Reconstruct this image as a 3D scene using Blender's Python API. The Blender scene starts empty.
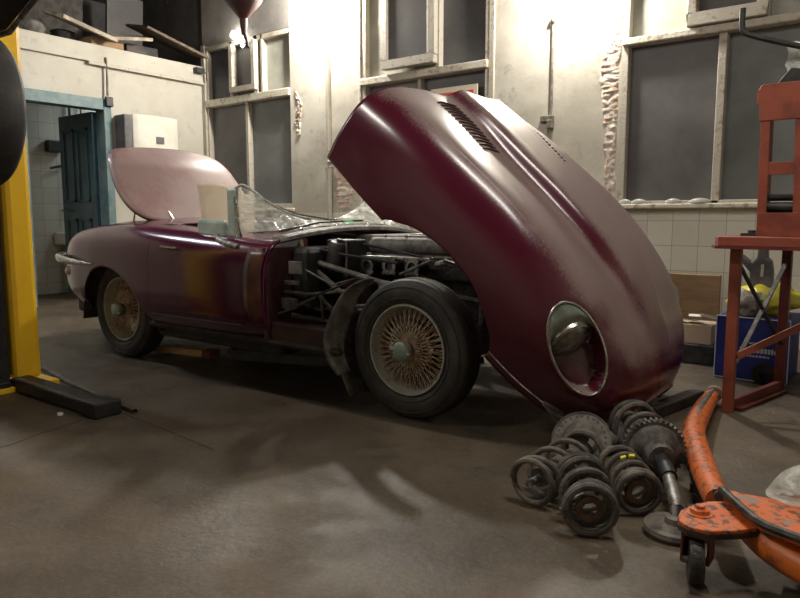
import bpy, bmesh, math, random
import numpy as np
from mathutils import Vector, Matrix, noise
from mathutils.bvhtree import BVHTree
random.seed(7)
SC = bpy.context.scene
COL = SC.collection
R = math.radians
PI = math.pi

# ---------------------------------------------------------------- helpers
def V(*a): return Vector(a if len(a) > 1 else a[0])

class MB:
    def __init__(s): s.v = []; s.f = []
    def add(s, vs, fs, M=None):
        n = len(s.v)
        for p in vs:
            p = Vector(p)
            s.v.append(M @ p if M is not None else p)
        s.f += [tuple(i + n for i in f) for f in fs]
        return s
    def box(s, a, b, M=None):
        x0, y0, z0 = a; x1, y1, z1 = b
        vs = [(x0,y0,z0),(x1,y0,z0),(x1,y1,z0),(x0,y1,z0),(x0,y0,z1),(x1,y0,z1),(x1,y1,z1),(x0,y1,z1)]
        return s.add(vs, [(0,3,2,1),(4,5,6,7),(0,1,5,4),(1,2,6,5),(2,3,7,6),(3,0,4,7)], M)
    def bar(s, p, q, w, h=None, up=(0,0,1)):
        h = h or w
        p = Vector(p); q = Vector(q); d = (q - p); L = d.length; d.normalize()
        u = Vector(up)
        if abs(d.dot(u)) > .98: u = Vector((1,0,0))
        r = d.cross(u).normalized(); u = r.cross(d).normalized()
        M = Matrix(((d.x, r.x, u.x, p.x), (d.y, r.y, u.y, p.y), (d.z, r.z, u.z, p.z), (0,0,0,1)))
        return s.box((0,-w/2,-h/2), (L,w/2,h/2), M)
    def tube(s, pts, r, seg=10, closed=False, caps=True):
        pts = [Vector(p) for p in pts]; n = len(pts)
        rr = r if isinstance(r, (list, tuple)) else [r]*n
        base = len(s.v); up = None
        for i, p in enumerate(pts):
            if closed: t = pts[(i+1) % n] - pts[i-1]
            else: t = pts[min(i+1, n-1)] - pts[max(i-1, 0)]
            t.normalize()
            if up is None:
                up = t.orthogonal().normalized()
            up = (up - t*up.dot(t)).normalized()
            w = t.cross(up)
            for k in range(seg):
                a = 2*PI*k/seg
                s.v.append(p + (up*math.cos(a) + w*math.sin(a))*rr[i])
        m = n if closed else n-1
        for i in range(m):
            j = (i+1) % n
            for k in range(seg):
                l = (k+1) % seg
                s.f.append((base+i*seg+k, base+i*seg+l, base+j*seg+l, base+j*seg+k))
        if caps and not closed:
            s.f.append(tuple(base+k for k in range(seg))[::-1])
            s.f.append(tuple(base+(n-1)*seg+k for k in range(seg)))
        return s
    def lathe(s, prof, M=None, seg=32, close=False):
        """prof: (r, h) list turned about local Z, then placed by M"""
        base = len(s.v); n = len(prof)
        for (r, h) in prof:
            for k in range(seg):
                a = 2*PI*k/seg
                p = Vector((r*math.cos(a), r*math.sin(a), h))
                s.v.append(M @ p if M is not None else p)
        m = n if close else n-1
        for i in range(m):
            j = (i+1) % n
            for k in range(seg):
                l = (k+1) % seg
                s.f.append((base+i*seg+k, base+i*seg+l, base+j*seg+l, base+j*seg+k))
        if not close:
            if prof[0][0] > 1e-5: s.f.append(tuple(base+k for k in range(seg))[::-1])
            if prof[-1][0] > 1e-5: s.f.append(tuple(base+(n-1)*seg+k for k in range(seg)))
        return s
    def torus(s, c, axis, Rr, r, seg=40, ts=10):
        M = axis_m(c, axis)
        return s.lathe([(Rr+r*math.cos(2*PI*k/ts), r*math.sin(2*PI*k/ts)) for k in range(ts)], M, seg, close=True)
    def prism(s, poly, h0, h1, M=None):
        n = len(poly)
        vs = [(x,y,h0) for x,y in poly] + [(x,y,h1) for x,y in poly]
        fs = [tuple(range(n))[::-1], tuple(range(n, 2*n))] + [(i,(i+1)%n,(i+1)%n+n,i+n) for i in range(n)]
        return s.add(vs, fs, M)
    def grid(s, rows, skip=None, wrap=False):
        base = len(s.v); n = len(rows); m = len(rows[0])
        for r_ in rows:
            for p in r_: s.v.append(Vector(p))
        for i in range(n-1):
            for j in range(m if wrap else m-1):
                if skip and skip(i, j): continue
                k = (j+1) % m
                s.f.append((base+i*m+j, base+i*m+k, base+(i+1)*m+k, base+(i+1)*m+j))
        return s
    def blob(s, c, rad, seg=16, rings=10, jit=0, sc=3, M=None):
        vs = []; fs = []
        for i in range(rings+1):
            t = PI*i/rings
            for k in range(seg):
                a = 2*PI*k/seg
                d = Vector((math.sin(t)*math.cos(a), math.sin(t)*math.sin(a), math.cos(t)))
                q = 1 + (jit*noise.noise(d*sc + Vector(c)*3) if jit else 0)
                p = Vector((d.x*rad[0]*q, d.y*rad[1]*q, d.z*rad[2]*q))
                vs.append((M @ p if M is not None else p) + Vector(c))
        for i in range(rings):
            for k in range(seg):
                l = (k+1) % seg
                fs.append((i*seg+k, (i+1)*seg+k, (i+1)*seg+l, i*seg+l))
        return s.add(vs, fs)
    def build(s, name, mat, parent=None, smooth=35, bevel=0, solid=0, sub=0, label=None):
        me = bpy.data.meshes.new(name)
        me.from_pydata([tuple(p) for p in s.v], [], s.f)
        bm = bmesh.new(); bm.from_mesh(me)
        bmesh.ops.remove_doubles(bm, verts=bm.verts, dist=1e-5)
        bmesh.ops.recalc_face_normals(bm, faces=bm.faces)
        bm.to_mesh(me); bm.free()
        if smooth:
            me.polygons.foreach_set('use_smooth', [True]*len(me.polygons))
            me.set_sharp_from_angle(angle=R(smooth))
        me.materials.append(mat)
        o = bpy.data.objects.new(name, me); COL.objects.link(o)
        if parent is not None: o.parent = parent
        if solid:
            m = o.modifiers.new('solid', 'SOLIDIFY'); m.thickness = solid; m.offset = 0
        if bevel:
            m = o.modifiers.new('bevel', 'BEVEL'); m.width = bevel; m.segments = 2; m.limit_method = 'ANGLE'; m.angle_limit = R(50)
        if sub:
            m = o.modifiers.new('sub', 'SUBSURF'); m.levels = sub; m.render_levels = sub
        if label: o['label'] = label
        return o

def axis_m(c, axis):
    z = Vector(axis).normalized(); q = z.to_track_quat('Z', 'Y')
    return Matrix.Translation(Vector(c)) @ q.to_matrix().to_4x4()

def tag(o, label, cat, group=None, kind=None):
    o['label'] = label; o['category'] = cat
    if group: o['group'] = group
    if kind: o['kind'] = kind
    return o

def empty(name, loc, label, cat, group=None):
    o = bpy.data.objects.new(name, None); COL.objects.link(o)
    o.location = loc; o.empty_display_size = .1
    return tag(o, label, cat, group)

def rebase(root):
    """children were built in world coordinates: keep them there under a root that sits at its base"""
    off = Matrix.Translation(-Vector(root.location))
    for ch in root.children:
        if ch.get('_done'): continue
        if ch.type == 'MESH':
            ch.data.transform(off)
            _sub(ch, off)
def _sub(ch, off):
    for g in ch.children:
        if g.type == 'MESH': g.data.transform(off); _sub(g, off)

def copy_tree(o, parent=None):
    c = o.copy(); COL.objects.link(c); c.parent = parent
    for ch in list(o.children): copy_tree(ch, c)
    return c

def struct(o, label=None):
    o['kind'] = 'structure'
    if label: o['label'] = label
    return o

# ---------------------------------------------------------------- materials
def mat(name, col, rough=.6, metal=0, col2=None, nscale=6, nd=6, lo=.4, hi=.6, bump=0, bscale=None, coat=0, spec=.5,
        col3=None, n3=1.5, l3=.5, h3=.7, rough2=None, emit=0, stretch=None, alpha=1, trans=0):
    m = bpy.data.materials.new(name); m.use_nodes = True
    nt = m.node_tree; N = nt.nodes; L = nt.links; b = N['Principled BSDF']
    b.inputs['Base Color'].default_value = (*col, 1); b.inputs['Roughness'].default_value = rough
    b.inputs['Metallic'].default_value = metal; b.inputs['Specular IOR Level'].default_value = spec
    b.inputs['Coat Weight'].default_value = coat; b.inputs['Coat Roughness'].default_value = .12
    if trans: b.inputs['Transmission Weight'].default_value = trans
    if alpha < 1: b.inputs['Alpha'].default_value = alpha
    tc = N.new('ShaderNodeTexCoord'); src = tc.outputs['Object']
    if stretch:
        mp = N.new('ShaderNodeMapping'); mp.inputs['Scale'].default_value = stretch
        L.new(src, mp.inputs['Vector']); src = mp.outputs['Vector']
    def ns(scale, detail):
        n = N.new('ShaderNodeTexNoise'); n.inputs['Scale'].default_value = scale; n.inputs['Detail'].default_value = detail
        n.inputs['Roughness'].default_value = .65
        L.new(src, n.inputs['Vector']); return n
    def rmp(fac, a, c):
        r = N.new('ShaderNodeMapRange'); r.inputs['From Min'].default_value = a; r.inputs['From Max'].default_value = c
        r.interpolation_type = 'SMOOTHSTEP'; L.new(fac, r.inputs['Value']); return r.outputs['Result']
    def mix(f, A, B):
        x = N.new('ShaderNodeMix'); x.data_type = 'RGBA'; L.new(f, x.inputs['Factor'])
        for s_, val in ((x.inputs['A'], A), (x.inputs['B'], B)):
            if isinstance(val, tuple): s_.default_value = (*val, 1)
            else: L.new(val, s_)
        return x.outputs['Result']
    out = col
    if col2:
        f = rmp(ns(nscale, nd).outputs['Fac'], lo, hi)
        out = mix(f, col, col2)
        if rough2 is not None:
            r = N.new('ShaderNodeMapRange'); L.new(f, r.inputs['Value'])
            r.inputs['To Min'].default_value = rough; r.inputs['To Max'].default_value = rough2
            L.new(r.outputs['Result'], b.inputs['Roughness'])
    if col3:
        out = mix(rmp(ns(n3, 5).outputs['Fac'], l3, h3), out, col3)
    if not isinstance(out, tuple): L.new(out, b.inputs['Base Color'])
    if bump:
        bn = N.new('ShaderNodeBump'); bn.inputs['Strength'].default_value = bump; bn.inputs['Distance'].default_value = .01
        L.new(ns(bscale or nscale*4, 6).outputs['Fac'], bn.inputs['Height']); L.new(bn.outputs['Normal'], b.inputs['Normal'])
    if emit:
        b.inputs['Emission Color'].default_value = (*col, 1); b.inputs['Emission Strength'].default_value = emit
    m['hook'] = 1
    return m

def nodes(m): return m.node_tree.nodes, m.node_tree.links, m.node_tree.nodes['Principled BSDF']

def paint_dust(name, base, dust, lo, hi, rough=.28, drough=.55, maxf=.9):
    """maroon paint with dust that has settled on faces which look up when the panel is closed"""
    m = bpy.data.materials.new(name); m.use_nodes = True
    N, L, b = nodes(m)
    tc = N.new('ShaderNodeTexCoord')
    sx = N.new('ShaderNodeSeparateXYZ'); L.new(tc.outputs['Normal'], sx.inputs[0])
    n = N.new('ShaderNodeTexNoise'); n.inputs['Scale'].default_value = 5; n.inputs['Detail'].default_value = 8; L.new(tc.outputs['Object'], n.inputs['Vector'])
    n2 = N.new('ShaderNodeTexNoise'); n2.inputs['Scale'].default_value = 90; n2.inputs['Detail'].default_value = 4; L.new(tc.outputs['Object'], n2.inputs['Vector'])
    ad = N.new('ShaderNodeMath'); ad.operation = 'MULTIPLY_ADD'; ad.inputs[1].default_value = .35; L.new(n.outputs['Fac'], ad.inputs[0]); L.new(sx.outputs['Z'], ad.inputs[2])
    a2 = N.new('ShaderNodeMath'); a2.operation = 'MULTIPLY_ADD'; a2.inputs[1].default_value = .22; L.new(n2.outputs['Fac'], a2.inputs[0]); L.new(ad.outputs[0], a2.inputs[2])
    r = N.new('ShaderNodeMapRange'); r.interpolation_type = 'SMOOTHSTEP'
    r.inputs['From Min'].default_value = lo+.28; r.inputs['From Max'].default_value = hi+.28; r.inputs['To Max'].default_value = maxf
    L.new(a2.outputs[0], r.inputs['Value'])
    x = N.new('ShaderNodeMix'); x.data_type = 'RGBA'; L.new(r.outputs['Result'], x.inputs['Factor'])
    x.inputs['A'].default_value = (*base, 1); x.inputs['B'].default_value = (*dust, 1)
    L.new(x.outputs['Result'], b.inputs['Base Color'])
    rr = N.new('ShaderNodeMapRange'); L.new(r.outputs['Result'], rr.inputs['Value'])
    rr.inputs['To Min'].default_value = rough; rr.inputs['To Max'].default_value = drough
    L.new(rr.outputs['Result'], b.inputs['Roughness'])
    b.inputs['Coat Weight'].default_value = .25; b.inputs['Coat Roughness'].default_value = .18
    bn = N.new('ShaderNodeBump'); bn.inputs['Strength'].default_value = .06; bn.inputs['Distance'].default_value = .004
    L.new(n2.outputs['Fac'], bn.inputs['Height']); L.new(bn.outputs['Normal'], b.inputs['Normal'])
    return m

M = {}
M['paint'] = paint_dust('maroon_paint_dusty', (.070, .006, .017), (.235, .175, .163), .66, 1.0, rough=.22, drough=.42, maxf=.92)
M['body'] = paint_dust('maroon_body_paint', (.062, .006, .024), (.13, .085, .09), .92, 1.25, rough=.16, drough=.34, maxf=.4)
M['louvre'] = mat('dark_maroon_louvre', (.075, .03, .03), .4, coat=.2)
M['sillred'] = mat('dirty_dark_red', (.035, .008, .010), .5, col2=(.05, .02, .018), nscale=9)
M['lid'] = mat('dusty_lid_paint', (.31, .215, .205), .45, col2=(.24, .13, .125), nscale=3, lo=.45, hi=.75, coat=.2)
M['under'] = mat('dark_underbody', (.018, .014, .013), .8, col2=(.04, .03, .025), nscale=8)
M['black'] = mat('black_metal', (.012, .012, .013), .5, col2=(.03, .027, .025), nscale=12, bump=.2)
M['grease'] = mat('greasy_metal', (.03, .028, .026), .42, metal=.4, col2=(.07, .062, .055), nscale=25, bump=.5, bscale=60)
M['rust'] = mat('rusty_red_panel', (.055, .008, .010), .35, col2=(.17, .05, .015), nscale=5, lo=.5, hi=.72)
M['dustgrey'] = mat('dusty_grey_metal', (.16, .15, .13), .6, col2=(.07, .063, .055), nscale=14, bump=.3)
M['alloy'] = mat('dull_alloy', (.35, .34, .32), .42, metal=.7, col2=(.12, .11, .1), nscale=20, bump=.3)
M['chrome'] = mat('tarnished_chrome', (.62, .62, .58), .2, metal=1, col2=(.35, .33, .3), nscale=15, rough2=.4)
M['rubber'] = mat('tyre_rubber', (.03, .029, .028), .65, col2=(.075, .065, .055), nscale=7, lo=.4, hi=.7, bump=.2, bscale=80)
M['rim'] = mat('dirty_rim', (.46, .46, .40), .45, metal=.3, col2=(.30, .25, .19), nscale=18, lo=.5, hi=.75)
M['spoke'] = mat('rusty_spokes', (.52, .46, .36), .5, metal=.2, col2=(.38, .20, .10), nscale=30)
M['nut'] = mat('verdigris_hub_nut', (.24, .34, .28), .45, metal=.3, col2=(.34, .38, .32), nscale=20)
M['cowl'] = mat('grey_green_metal', (.25, .30, .25), .3, metal=.5, col2=(.16, .2, .17), nscale=10)
M['lens'] = mat('dusty_lens', (.22, .23, .2), .2, metal=.3, col2=(.1, .1, .085), nscale=25, coat=.6)
M['amber'] = mat('red_lamp_lens', (.3, .04, .03), .25, coat=.5)
M['tan'] = mat('tan_interior', (.14, .04, .035), .7, col2=(.2, .07, .06), nscale=6)
M['gum'] = mat('yellow_paint', (.95, .56, .02), .4, col2=(.84, .46, .02), nscale=5, lo=.45, hi=.75, coat=.2)
M['white'] = mat('white_enamel', (.72, .70, .62), .4, col2=(.66, .62, .52), nscale=2)
M['orange'] = mat('worn_orange_paint', (.62, .13, .02), .45, col2=(.11, .06, .04), nscale=42, lo=.50, hi=.60, bump=.3, col3=(.25, .21, .18), n3=11, l3=.56, h3=.64)
M['orange2'] = mat('orange_paint', (.68, .16, .02), .4, col2=(.25, .07, .03), nscale=10, lo=.52, hi=.68, bump=.2)
M['red'] = mat('press_red_paint', (.27, .062, .032), .5, col2=(.15, .035, .02), nscale=7, lo=.4, hi=.7, bump=.15)
M['darkred'] = mat('dark_red_paint', (.10, .014, .012), .5, col2=(.16, .03, .02), nscale=7)
M['card'] = mat('cardboard', (.30, .19, .10), .8, col2=(.24, .15, .08), nscale=4, stretch=(1, 1, 6))
M['card2'] = mat('light_cardboard', (.46, .36, .24), .8, col2=(.38, .29, .19), nscale=4)
M['paper'] = mat('white_paper', (.75, .73, .68), .7)
M['blue'] = mat('blue_box', (.012, .022, .16), .5, col2=(.02, .035, .22), nscale=3)
M['whiteprint'] = mat('white_print', (.55, .58, .62), .6)
M['yellowbag'] = mat('yellow_plastic', (.80, .70, .05), .35, col2=(.6, .55, .08), nscale=6, bump=.4)
M['greybag'] = mat('grey_sack', (.35, .32, .28), .5, col2=(.2, .18, .16), nscale=8, bump=.4)
M['tool'] = mat('dark_grey_plastic', (.07, .068, .07), .45, col2=(.12, .11, .11), nscale=8)
M['wood'] = mat('pale_wood', (.66, .44, .22), .6, col2=(.5, .32, .15), nscale=6, stretch=(1, 8, 8))
M['woodred'] = mat('red_stained_wood', (.22, .05, .03), .6)
M['oldwood'] = mat('old_grey_wood', (.16, .12, .08), .8, col2=(.08, .06, .045), nscale=6, stretch=(1, 6, 6), bump=.3)
M['boardedge'] = mat('pale_board', (.48, .42, .32), .7, col2=(.25, .2, .15), nscale=6)
M['teal'] = mat('teal_door_paint', (.018, .05, .065), .35, col2=(.03, .075, .09), nscale=4, coat=.3)
M['tealframe'] = mat('pale_teal_frame', (.085, .15, .165), .5, col2=(.15, .21, .21), nscale=5)
M['frame'] = mat('cream_window_frame', (.44, .40, .33), .55, col2=(.28, .22, .15), nscale=14, lo=.56, hi=.68, bump=.5, bscale=40)
M['ledge'] = mat('flaking_cream_ledge', (.56, .52, .43), .6, col2=(.33, .25, .15), nscale=18, lo=.52, hi=.66, bump=.8, bscale=30)
M['pipe'] = mat('old_pipe', (.2, .18, .14), .6, col2=(.1, .08, .06), nscale=14)
M['brick'] = mat('exposed_brick_plaster', (.48, .34, .26), .85, col2=(.62, .56, .48), nscale=12, lo=.42, hi=.58, bump=1, bscale=25)
M['posterred'] = mat('poster_red', (.55, .05, .04), .6)
M['postercream'] = mat('poster_cream', (.62, .56, .42), .6)
M['tealmirror'] = mat('pale_green_plastic', (.30, .38, .35), .3, col2=(.22, .29, .27), nscale=8, coat=.4)
M['cream'] = mat('cream_card', (.62, .52, .38), .7, col2=(.52, .42, .3), nscale=3)
M['sheetgreen'] = mat('green_scrap', (.02, .35, .12), .4)
M['maroonhook'] = mat('maroon_casting', (.055, .014, .014), .5, col2=(.03, .01, .01), nscale=5)
M['darkstore'] = mat('dark_stored_goods', (.02, .018, .017), .7, col2=(.07, .055, .045), nscale=8)
M['yellowmark'] = mat('yellow_paint_mark', (.8, .7, .03), .5)
M['spring'] = mat('dusty_spring_steel', (.15, .13, .105), .65, col2=(.065, .055, .045), nscale=14, bump=.4, bscale=70)
M['springdark'] = mat('dark_spring_steel', (.04, .036, .032), .6, col2=(.12, .105, .088), nscale=20, bump=.5, bscale=70)
M['rustring'] = mat('rusty_bush', (.16, .09, .05), .7, col2=(.08, .05, .03), nscale=20, bump=.4)
M['lamp'] = mat('lamp_tube', (1, .93, .78), .5, emit=14)
M['bulb'] = mat('bulb_glow', (1, .95, .85), .5, emit=40)

def glass_frost(name, col, dark):
    m = mat(name, col, .30, col2=dark, nscale=1.6, lo=.35, hi=.7, spec=.35, bump=.12, bscale=160)
    return m
M['pane'] = glass_frost('frosted_wired_glass', (.135, .128, .125), (.085, .08, .08))
M['panelight'] = glass_frost('pale_frosted_glass', (.42, .42, .36), (.26, .26, .22))
M['panedark'] = glass_frost('dark_frosted_glass', (.07, .068, .075), (.045, .043, .05))
M['panegreen'] = glass_frost('greenish_frosted_glass', (.165, .175, .165), (.11, .115, .11))

def poly_mat():
    m = bpy.data.materials.new('clear_polythene'); m.use_nodes = True
    N, L, b = nodes(m)
    b.inputs['Base Color'].default_value = (.82, .84, .76, 1); b.inputs['Roughness'].default_value = .14
    b.inputs['Specular IOR Level'].default_value = .9; b.inputs['Coat Weight'].default_value = .8
    tc = N.new('ShaderNodeTexCoord'); n = N.new('ShaderNodeTexNoise'); n.inputs['Scale'].default_value = 9; n.inputs['Detail'].default_value = 5
    n.inputs['Distortion'].default_value = 1.2
    L.new(tc.outputs['Object'], n.inputs['Vector'])
    bn = N.new('ShaderNodeBump'); bn.inputs['Strength'].default_value = .9; bn.inputs['Distance'].default_value = .03
    L.new(n.outputs['Fac'], bn.inputs['Height']); L.new(bn.outputs['Normal'], b.inputs['Normal'])
    r = N.new('ShaderNodeMapRange'); r.inputs['From Min'].default_value = .35; r.inputs['From Max'].default_value = .7
    r.inputs['To Min'].default_value = .30; r.inputs['To Max'].default_value = .72
    L.new(n.outputs['Fac'], r.inputs['Value']); L.new(r.outputs['Result'], b.inputs['Alpha'])
    return m
M['poly'] = poly_mat()
M['polyedge'] = mat('polythene_fold', (.62, .64, .56), .12, coat=1, col2=(.3, .32, .28), nscale=14)  # pale colour for the painted edge highlight

def wall_mat(name, tiles_to=None, base=(.62, .585, .50), stain=(.40, .365, .295), dirty=(.27, .24, .19), axis='X', hide=None):
    m = bpy.data.materials.new(name); m.use_nodes = True
    N, L, b = nodes(m)
    b.inputs['Roughness'].default_value = .6
    tc = N.new('ShaderNodeTexCoord')
    n1 = N.new('ShaderNodeTexNoise'); n1.inputs['Scale'].default_value = 1.3; n1.inputs['Detail'].default_value = 9; n1.inputs['Roughness'].default_value = .65
    n2 = N.new('ShaderNodeTexNoise'); n2.inputs['Scale'].default_value = 7; n2.inputs['Detail'].default_value = 10; n2.inputs['Roughness'].default_value = .7
    n3 = N.new('ShaderNodeTexNoise'); n3.inputs['Scale'].default_value = 2.6; n3.inputs['Detail'].default_value = 12; n3.inputs['Roughness'].default_value = .75; n3.inputs['Distortion'].default_value = .6
    for n in (n1, n2, n3): L.new(tc.outputs['Object'], n.inputs['Vector'])
    def rm(fac, a, c, hi=1):
        r = N.new('ShaderNodeMapRange'); r.interpolation_type = 'SMOOTHSTEP'; r.inputs['From Min'].default_value = a; r.inputs['From Max'].default_value = c
        r.inputs['To Max'].default_value = hi; L.new(fac, r.inputs['Value']); return r.outputs['Result']
    def mx(f, A, B):
        x = N.new('ShaderNodeMix'); x.data_type = 'RGBA'; L.new(f, x.inputs['Factor'])
        for s_, val in ((x.inputs['A'], A), (x.inputs['B'], B)):
            if isinstance(val, tuple): s_.default_value = (*val, 1)
            else: L.new(val, s_)
        return x.outputs['Result']
    c = mx(rm(n1.outputs['Fac'], .36, .64, .85), base, stain)
    c = mx(rm(n2.outputs['Fac'], .54, .70, .6), c, dirty)
    c = mx(rm(n3.outputs['Fac'], .64, .67, .8), c, (.50, .42, .36))
    hgt = n2.outputs['Fac']
    if tiles_to is not None:
        sx = N.new('ShaderNodeSeparateXYZ'); L.new(tc.outputs['Object'], sx.inputs[0])
        cb = N.new('ShaderNodeCombineXYZ')
        L.new(sx.outputs[axis], cb.inputs['X']); L.new(sx.outputs['Z'], cb.inputs['Y'])
        mp = N.new('ShaderNodeMapping'); mp.inputs['Location'].default_value = (.075, .062, 0); L.new(cb.outputs[0], mp.inputs['Vector'])
        br = N.new('ShaderNodeTexBrick'); br.offset = 0; br.squash = 1
        br.inputs['Scale'].default_value = 1; br.inputs['Brick Width'].default_value = .2; br.inputs['Row Height'].default_value = .2
        br.inputs['Mortar Size'].default_value = .0022; br.inputs['Mortar Smooth'].default_value = .4
        br.inputs['Color1'].default_value = (.68, .65, .56, 1); br.inputs['Color2'].default_value = (.60, .57, .48, 1); br.inputs['Mortar'].default_value = (.26, .21, .15, 1)
        L.new(mp.outputs[0], br.inputs['Vector'])
        tcol = mx(rm(n1.outputs['Fac'], .5, .75, .4), br.outputs['Color'], (.42, .38, .30))
        lt = N.new('ShaderNodeMath'); lt.operation = 'LESS_THAN'; lt.inputs[1].default_value = tiles_to; L.new(sx.outputs['Z'], lt.inputs[0])
        c = mx(lt.outputs[0], c, tcol)
        rr = N.new('ShaderNodeMapRange'); L.new(lt.outputs[0], rr.inputs['Value']); rr.inputs['To Min'].default_value = .6; rr.inputs['To Max'].default_value = .3
        L.new(rr.outputs['Result'], b.inputs['Roughness'])
    L.new(c, b.inputs['Base Color'])
    bn = N.new('ShaderNodeBump'); bn.inputs['Strength'].default_value = .35; bn.inputs['Distance'].default_value = .015
    L.new(n3.outputs['Fac'], bn.inputs['Height']); L.new(bn.outputs['Normal'], b.inputs['Normal'])
    return m
M['wall'] = wall_mat('old_painted_wall', 1.02)
M['wallplain'] = wall_mat('plain_cream_wall', None, base=(.50, .47, .40), stain=(.42, .39, .32), dirty=(.33, .29, .23))
M['walldark'] = wall_mat('grimy_wall', None, base=(.085, .078, .075), stain=(.05, .045, .042), dirty=(.03, .027, .025))  # low tone puts the darkness above the store shelf into the colour
M['tilewall'] = wall_mat('tiled_room_wall', 5, base=(.5, .5, .48), axis='Y')

def floor_mat():
    m = bpy.data.materials.new('oily_concrete'); m.use_nodes = True
    N, L, b = nodes(m)
    tc = N.new('ShaderNodeTexCoord')
    def ns(s, d, r=.6, dist=0):
        n = N.new('ShaderNodeTexNoise'); n.inputs['Scale'].default_value = s; n.inputs['Detail'].default_value = d; n.inputs['Roughness'].default_value = r
        n.inputs['Distortion'].default_value = dist; L.new(tc.outputs['Object'], n.inputs['Vector']); return n.outputs['Fac']
    def rm(fac, a, c, hi=1, lo=0):
        r = N.new('ShaderNodeMapRange'); r.interpolation_type = 'SMOOTHSTEP'; r.inputs['From Min'].default_value = a; r.inputs['From Max'].default_value = c
        r.inputs['To Max'].default_value = hi; r.inputs['To Min'].default_value = lo; L.new(fac, r.inputs['Value']); return r.outputs['Result']
    def mx(f, A, B):
        x = N.new('ShaderNodeMix'); x.data_type = 'RGBA'; L.new(f, x.inputs['Factor'])
        for s_, val in ((x.inputs['A'], A), (x.inputs['B'], B)):
            if isinstance(val, tuple): s_.default_value = (*val, 1)
            else: L.new(val, s_)
        return x.outputs['Result']
    c = mx(rm(ns(1.1, 8), .35, .65), (.060, .043, .026), (.098, .073, .045))
    c = mx(rm(ns(3.7, 10, .7, .4), .48, .66, .85), c, (.042, .031, .022))
    c = mx(rm(ns(60, 4, .8), .45, .7, .5), c, (.15, .12, .08))
    c = mx(rm(ns(2.1, 12, .75, .3), .62, .72, .6), c, (.24, .22, .18))
    L.new(c, b.inputs['Base Color'])
    L.new(rm(ns(2.5, 6), .4, .65, .72, .48), b.inputs['Roughness'])
    bn = N.new('ShaderNodeBump'); bn.inputs['Strength'].default_value = .45; bn.inputs['Distance'].default_value = .01
    L.new(ns(22, 10, .7), bn.inputs['Height']); L.new(bn.outputs['Normal'], b.inputs['Normal'])
    return m
M['floor'] = floor_mat()
M['crack'] = mat('floor_joint', (.035, .028, .02), .8, col2=(.07, .055, .04), nscale=20)

# ---------------------------------------------------------------- camera
cam = bpy.data.cameras.new('camera'); co = bpy.data.objects.new('camera', cam); COL.objects.link(co)
co.location = (1.88995, -3.24448, .96)
fpx = 680.; pit = math.atan(81/fpx); cam.sensor_width = 36; cam.lens = fpx/800*36
d = Vector((-.6020938*math.cos(pit), .7984254*math.cos(pit), -math.sin(pit)))
co.rotation_euler = d.to_track_quat('-Z', 'Y').to_euler(); cam.clip_start = .05
SC.camera = co

# ---------------------------------------------------------------- room shell
YB = 2.48; XL = -5.6; XR = 4.2; YF = -6.0; ZC = 4.0
struct(MB().box((-7.6, YF, -.12), (XR, YB, 0)).build('floor', M['floor'], smooth=0))
struct(MB().box((-7.6, YF, ZC), (XR, YB+.3, ZC+.1)).build('ceiling', M['walldark'], smooth=0))
struct(MB().box((XR, YF, 0), (XR+.15, YB+.3, ZC)).build('wall_right', M['wallplain'], smooth=0))
struct(MB().box((-7.6, YF-.15, 0), (XR+.15, YF, ZC)).build('wall_front', M['wallplain'], smooth=0))
# back wall with three window openings
ops = [(-5.56, -4.0, 1.07, 3.13), (-2.92, -1.35, 1.07, 3.32), (-.126, 2.25, 1.07, 3.3)]
wb = MB(); xs = [-7.6]
wb.box((-7.6, YB, 0), (XR, YB+.25, 1.07))
wb.box((-7.6, YB, 3.32), (XR, YB+.25, ZC))
px_ = -7.6
for (a, b_, z0, z1) in ops:
    wb.box((px_, YB, 1.07), (a, YB+.25, 3.32)); px_ = b_
    if z1 < 3.32: wb.box((a, YB, z1), (b_, YB+.25, 3.32))
wb.box((px_, YB, 1.07), (XR, YB+.25, 3.32))
struct(wb.build('wall_back', M['wall'], smooth=0))
# left partition with door opening
wl = MB()
wl.box((XL-.12, 1.15, 0), (XL, YB, 2.72)); wl.box((XL-.12, YF, 0), (XL, .12, 2.72)); wl.box((XL-.12, .12, 2.30), (XL, 1.15, 2.72))
struct(wl.build('wall_left', M['wallplain'], smooth=0))
struct(MB().box((XL-.14, YF, 2.69), (XL+.04, YB-.01, 2.885)).build('trim_1', M['wallplain'], smooth=0, bevel=.008), 'cream beam along the top of the left partition')
struct(MB().box((XL-.02, .9, 2.66), (XL+.055, YB-.01, 2.69)).build('trim_2', M['frame'], smooth=0), 'thin moulding below the beam')
struct(MB().box((-7.6, YF, 2.72), (XL-.12, YB, 2.80)).build('ceiling_inner', M['oldwood'], smooth=0), 'boarded roof of the small room, used as a store shelf')
struct(MB().box((-7.75, YF, 0), (-7.6, YB+.25, ZC)).build('wall_far_left', M['walldark'], smooth=0))
struct(MB().box((-6.95, -.8, 0), (-6.85, YB, 2.72)).build('wall_inner', M['tilewall'], smooth=0), 'tiled wall of the room beyond the doorway')
struct(MB().box((-6.85, -.9, 0), (XL-.12, -.8, 2.72)).build('wall_inner_side', M['tilewall'], smooth=0))
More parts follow.
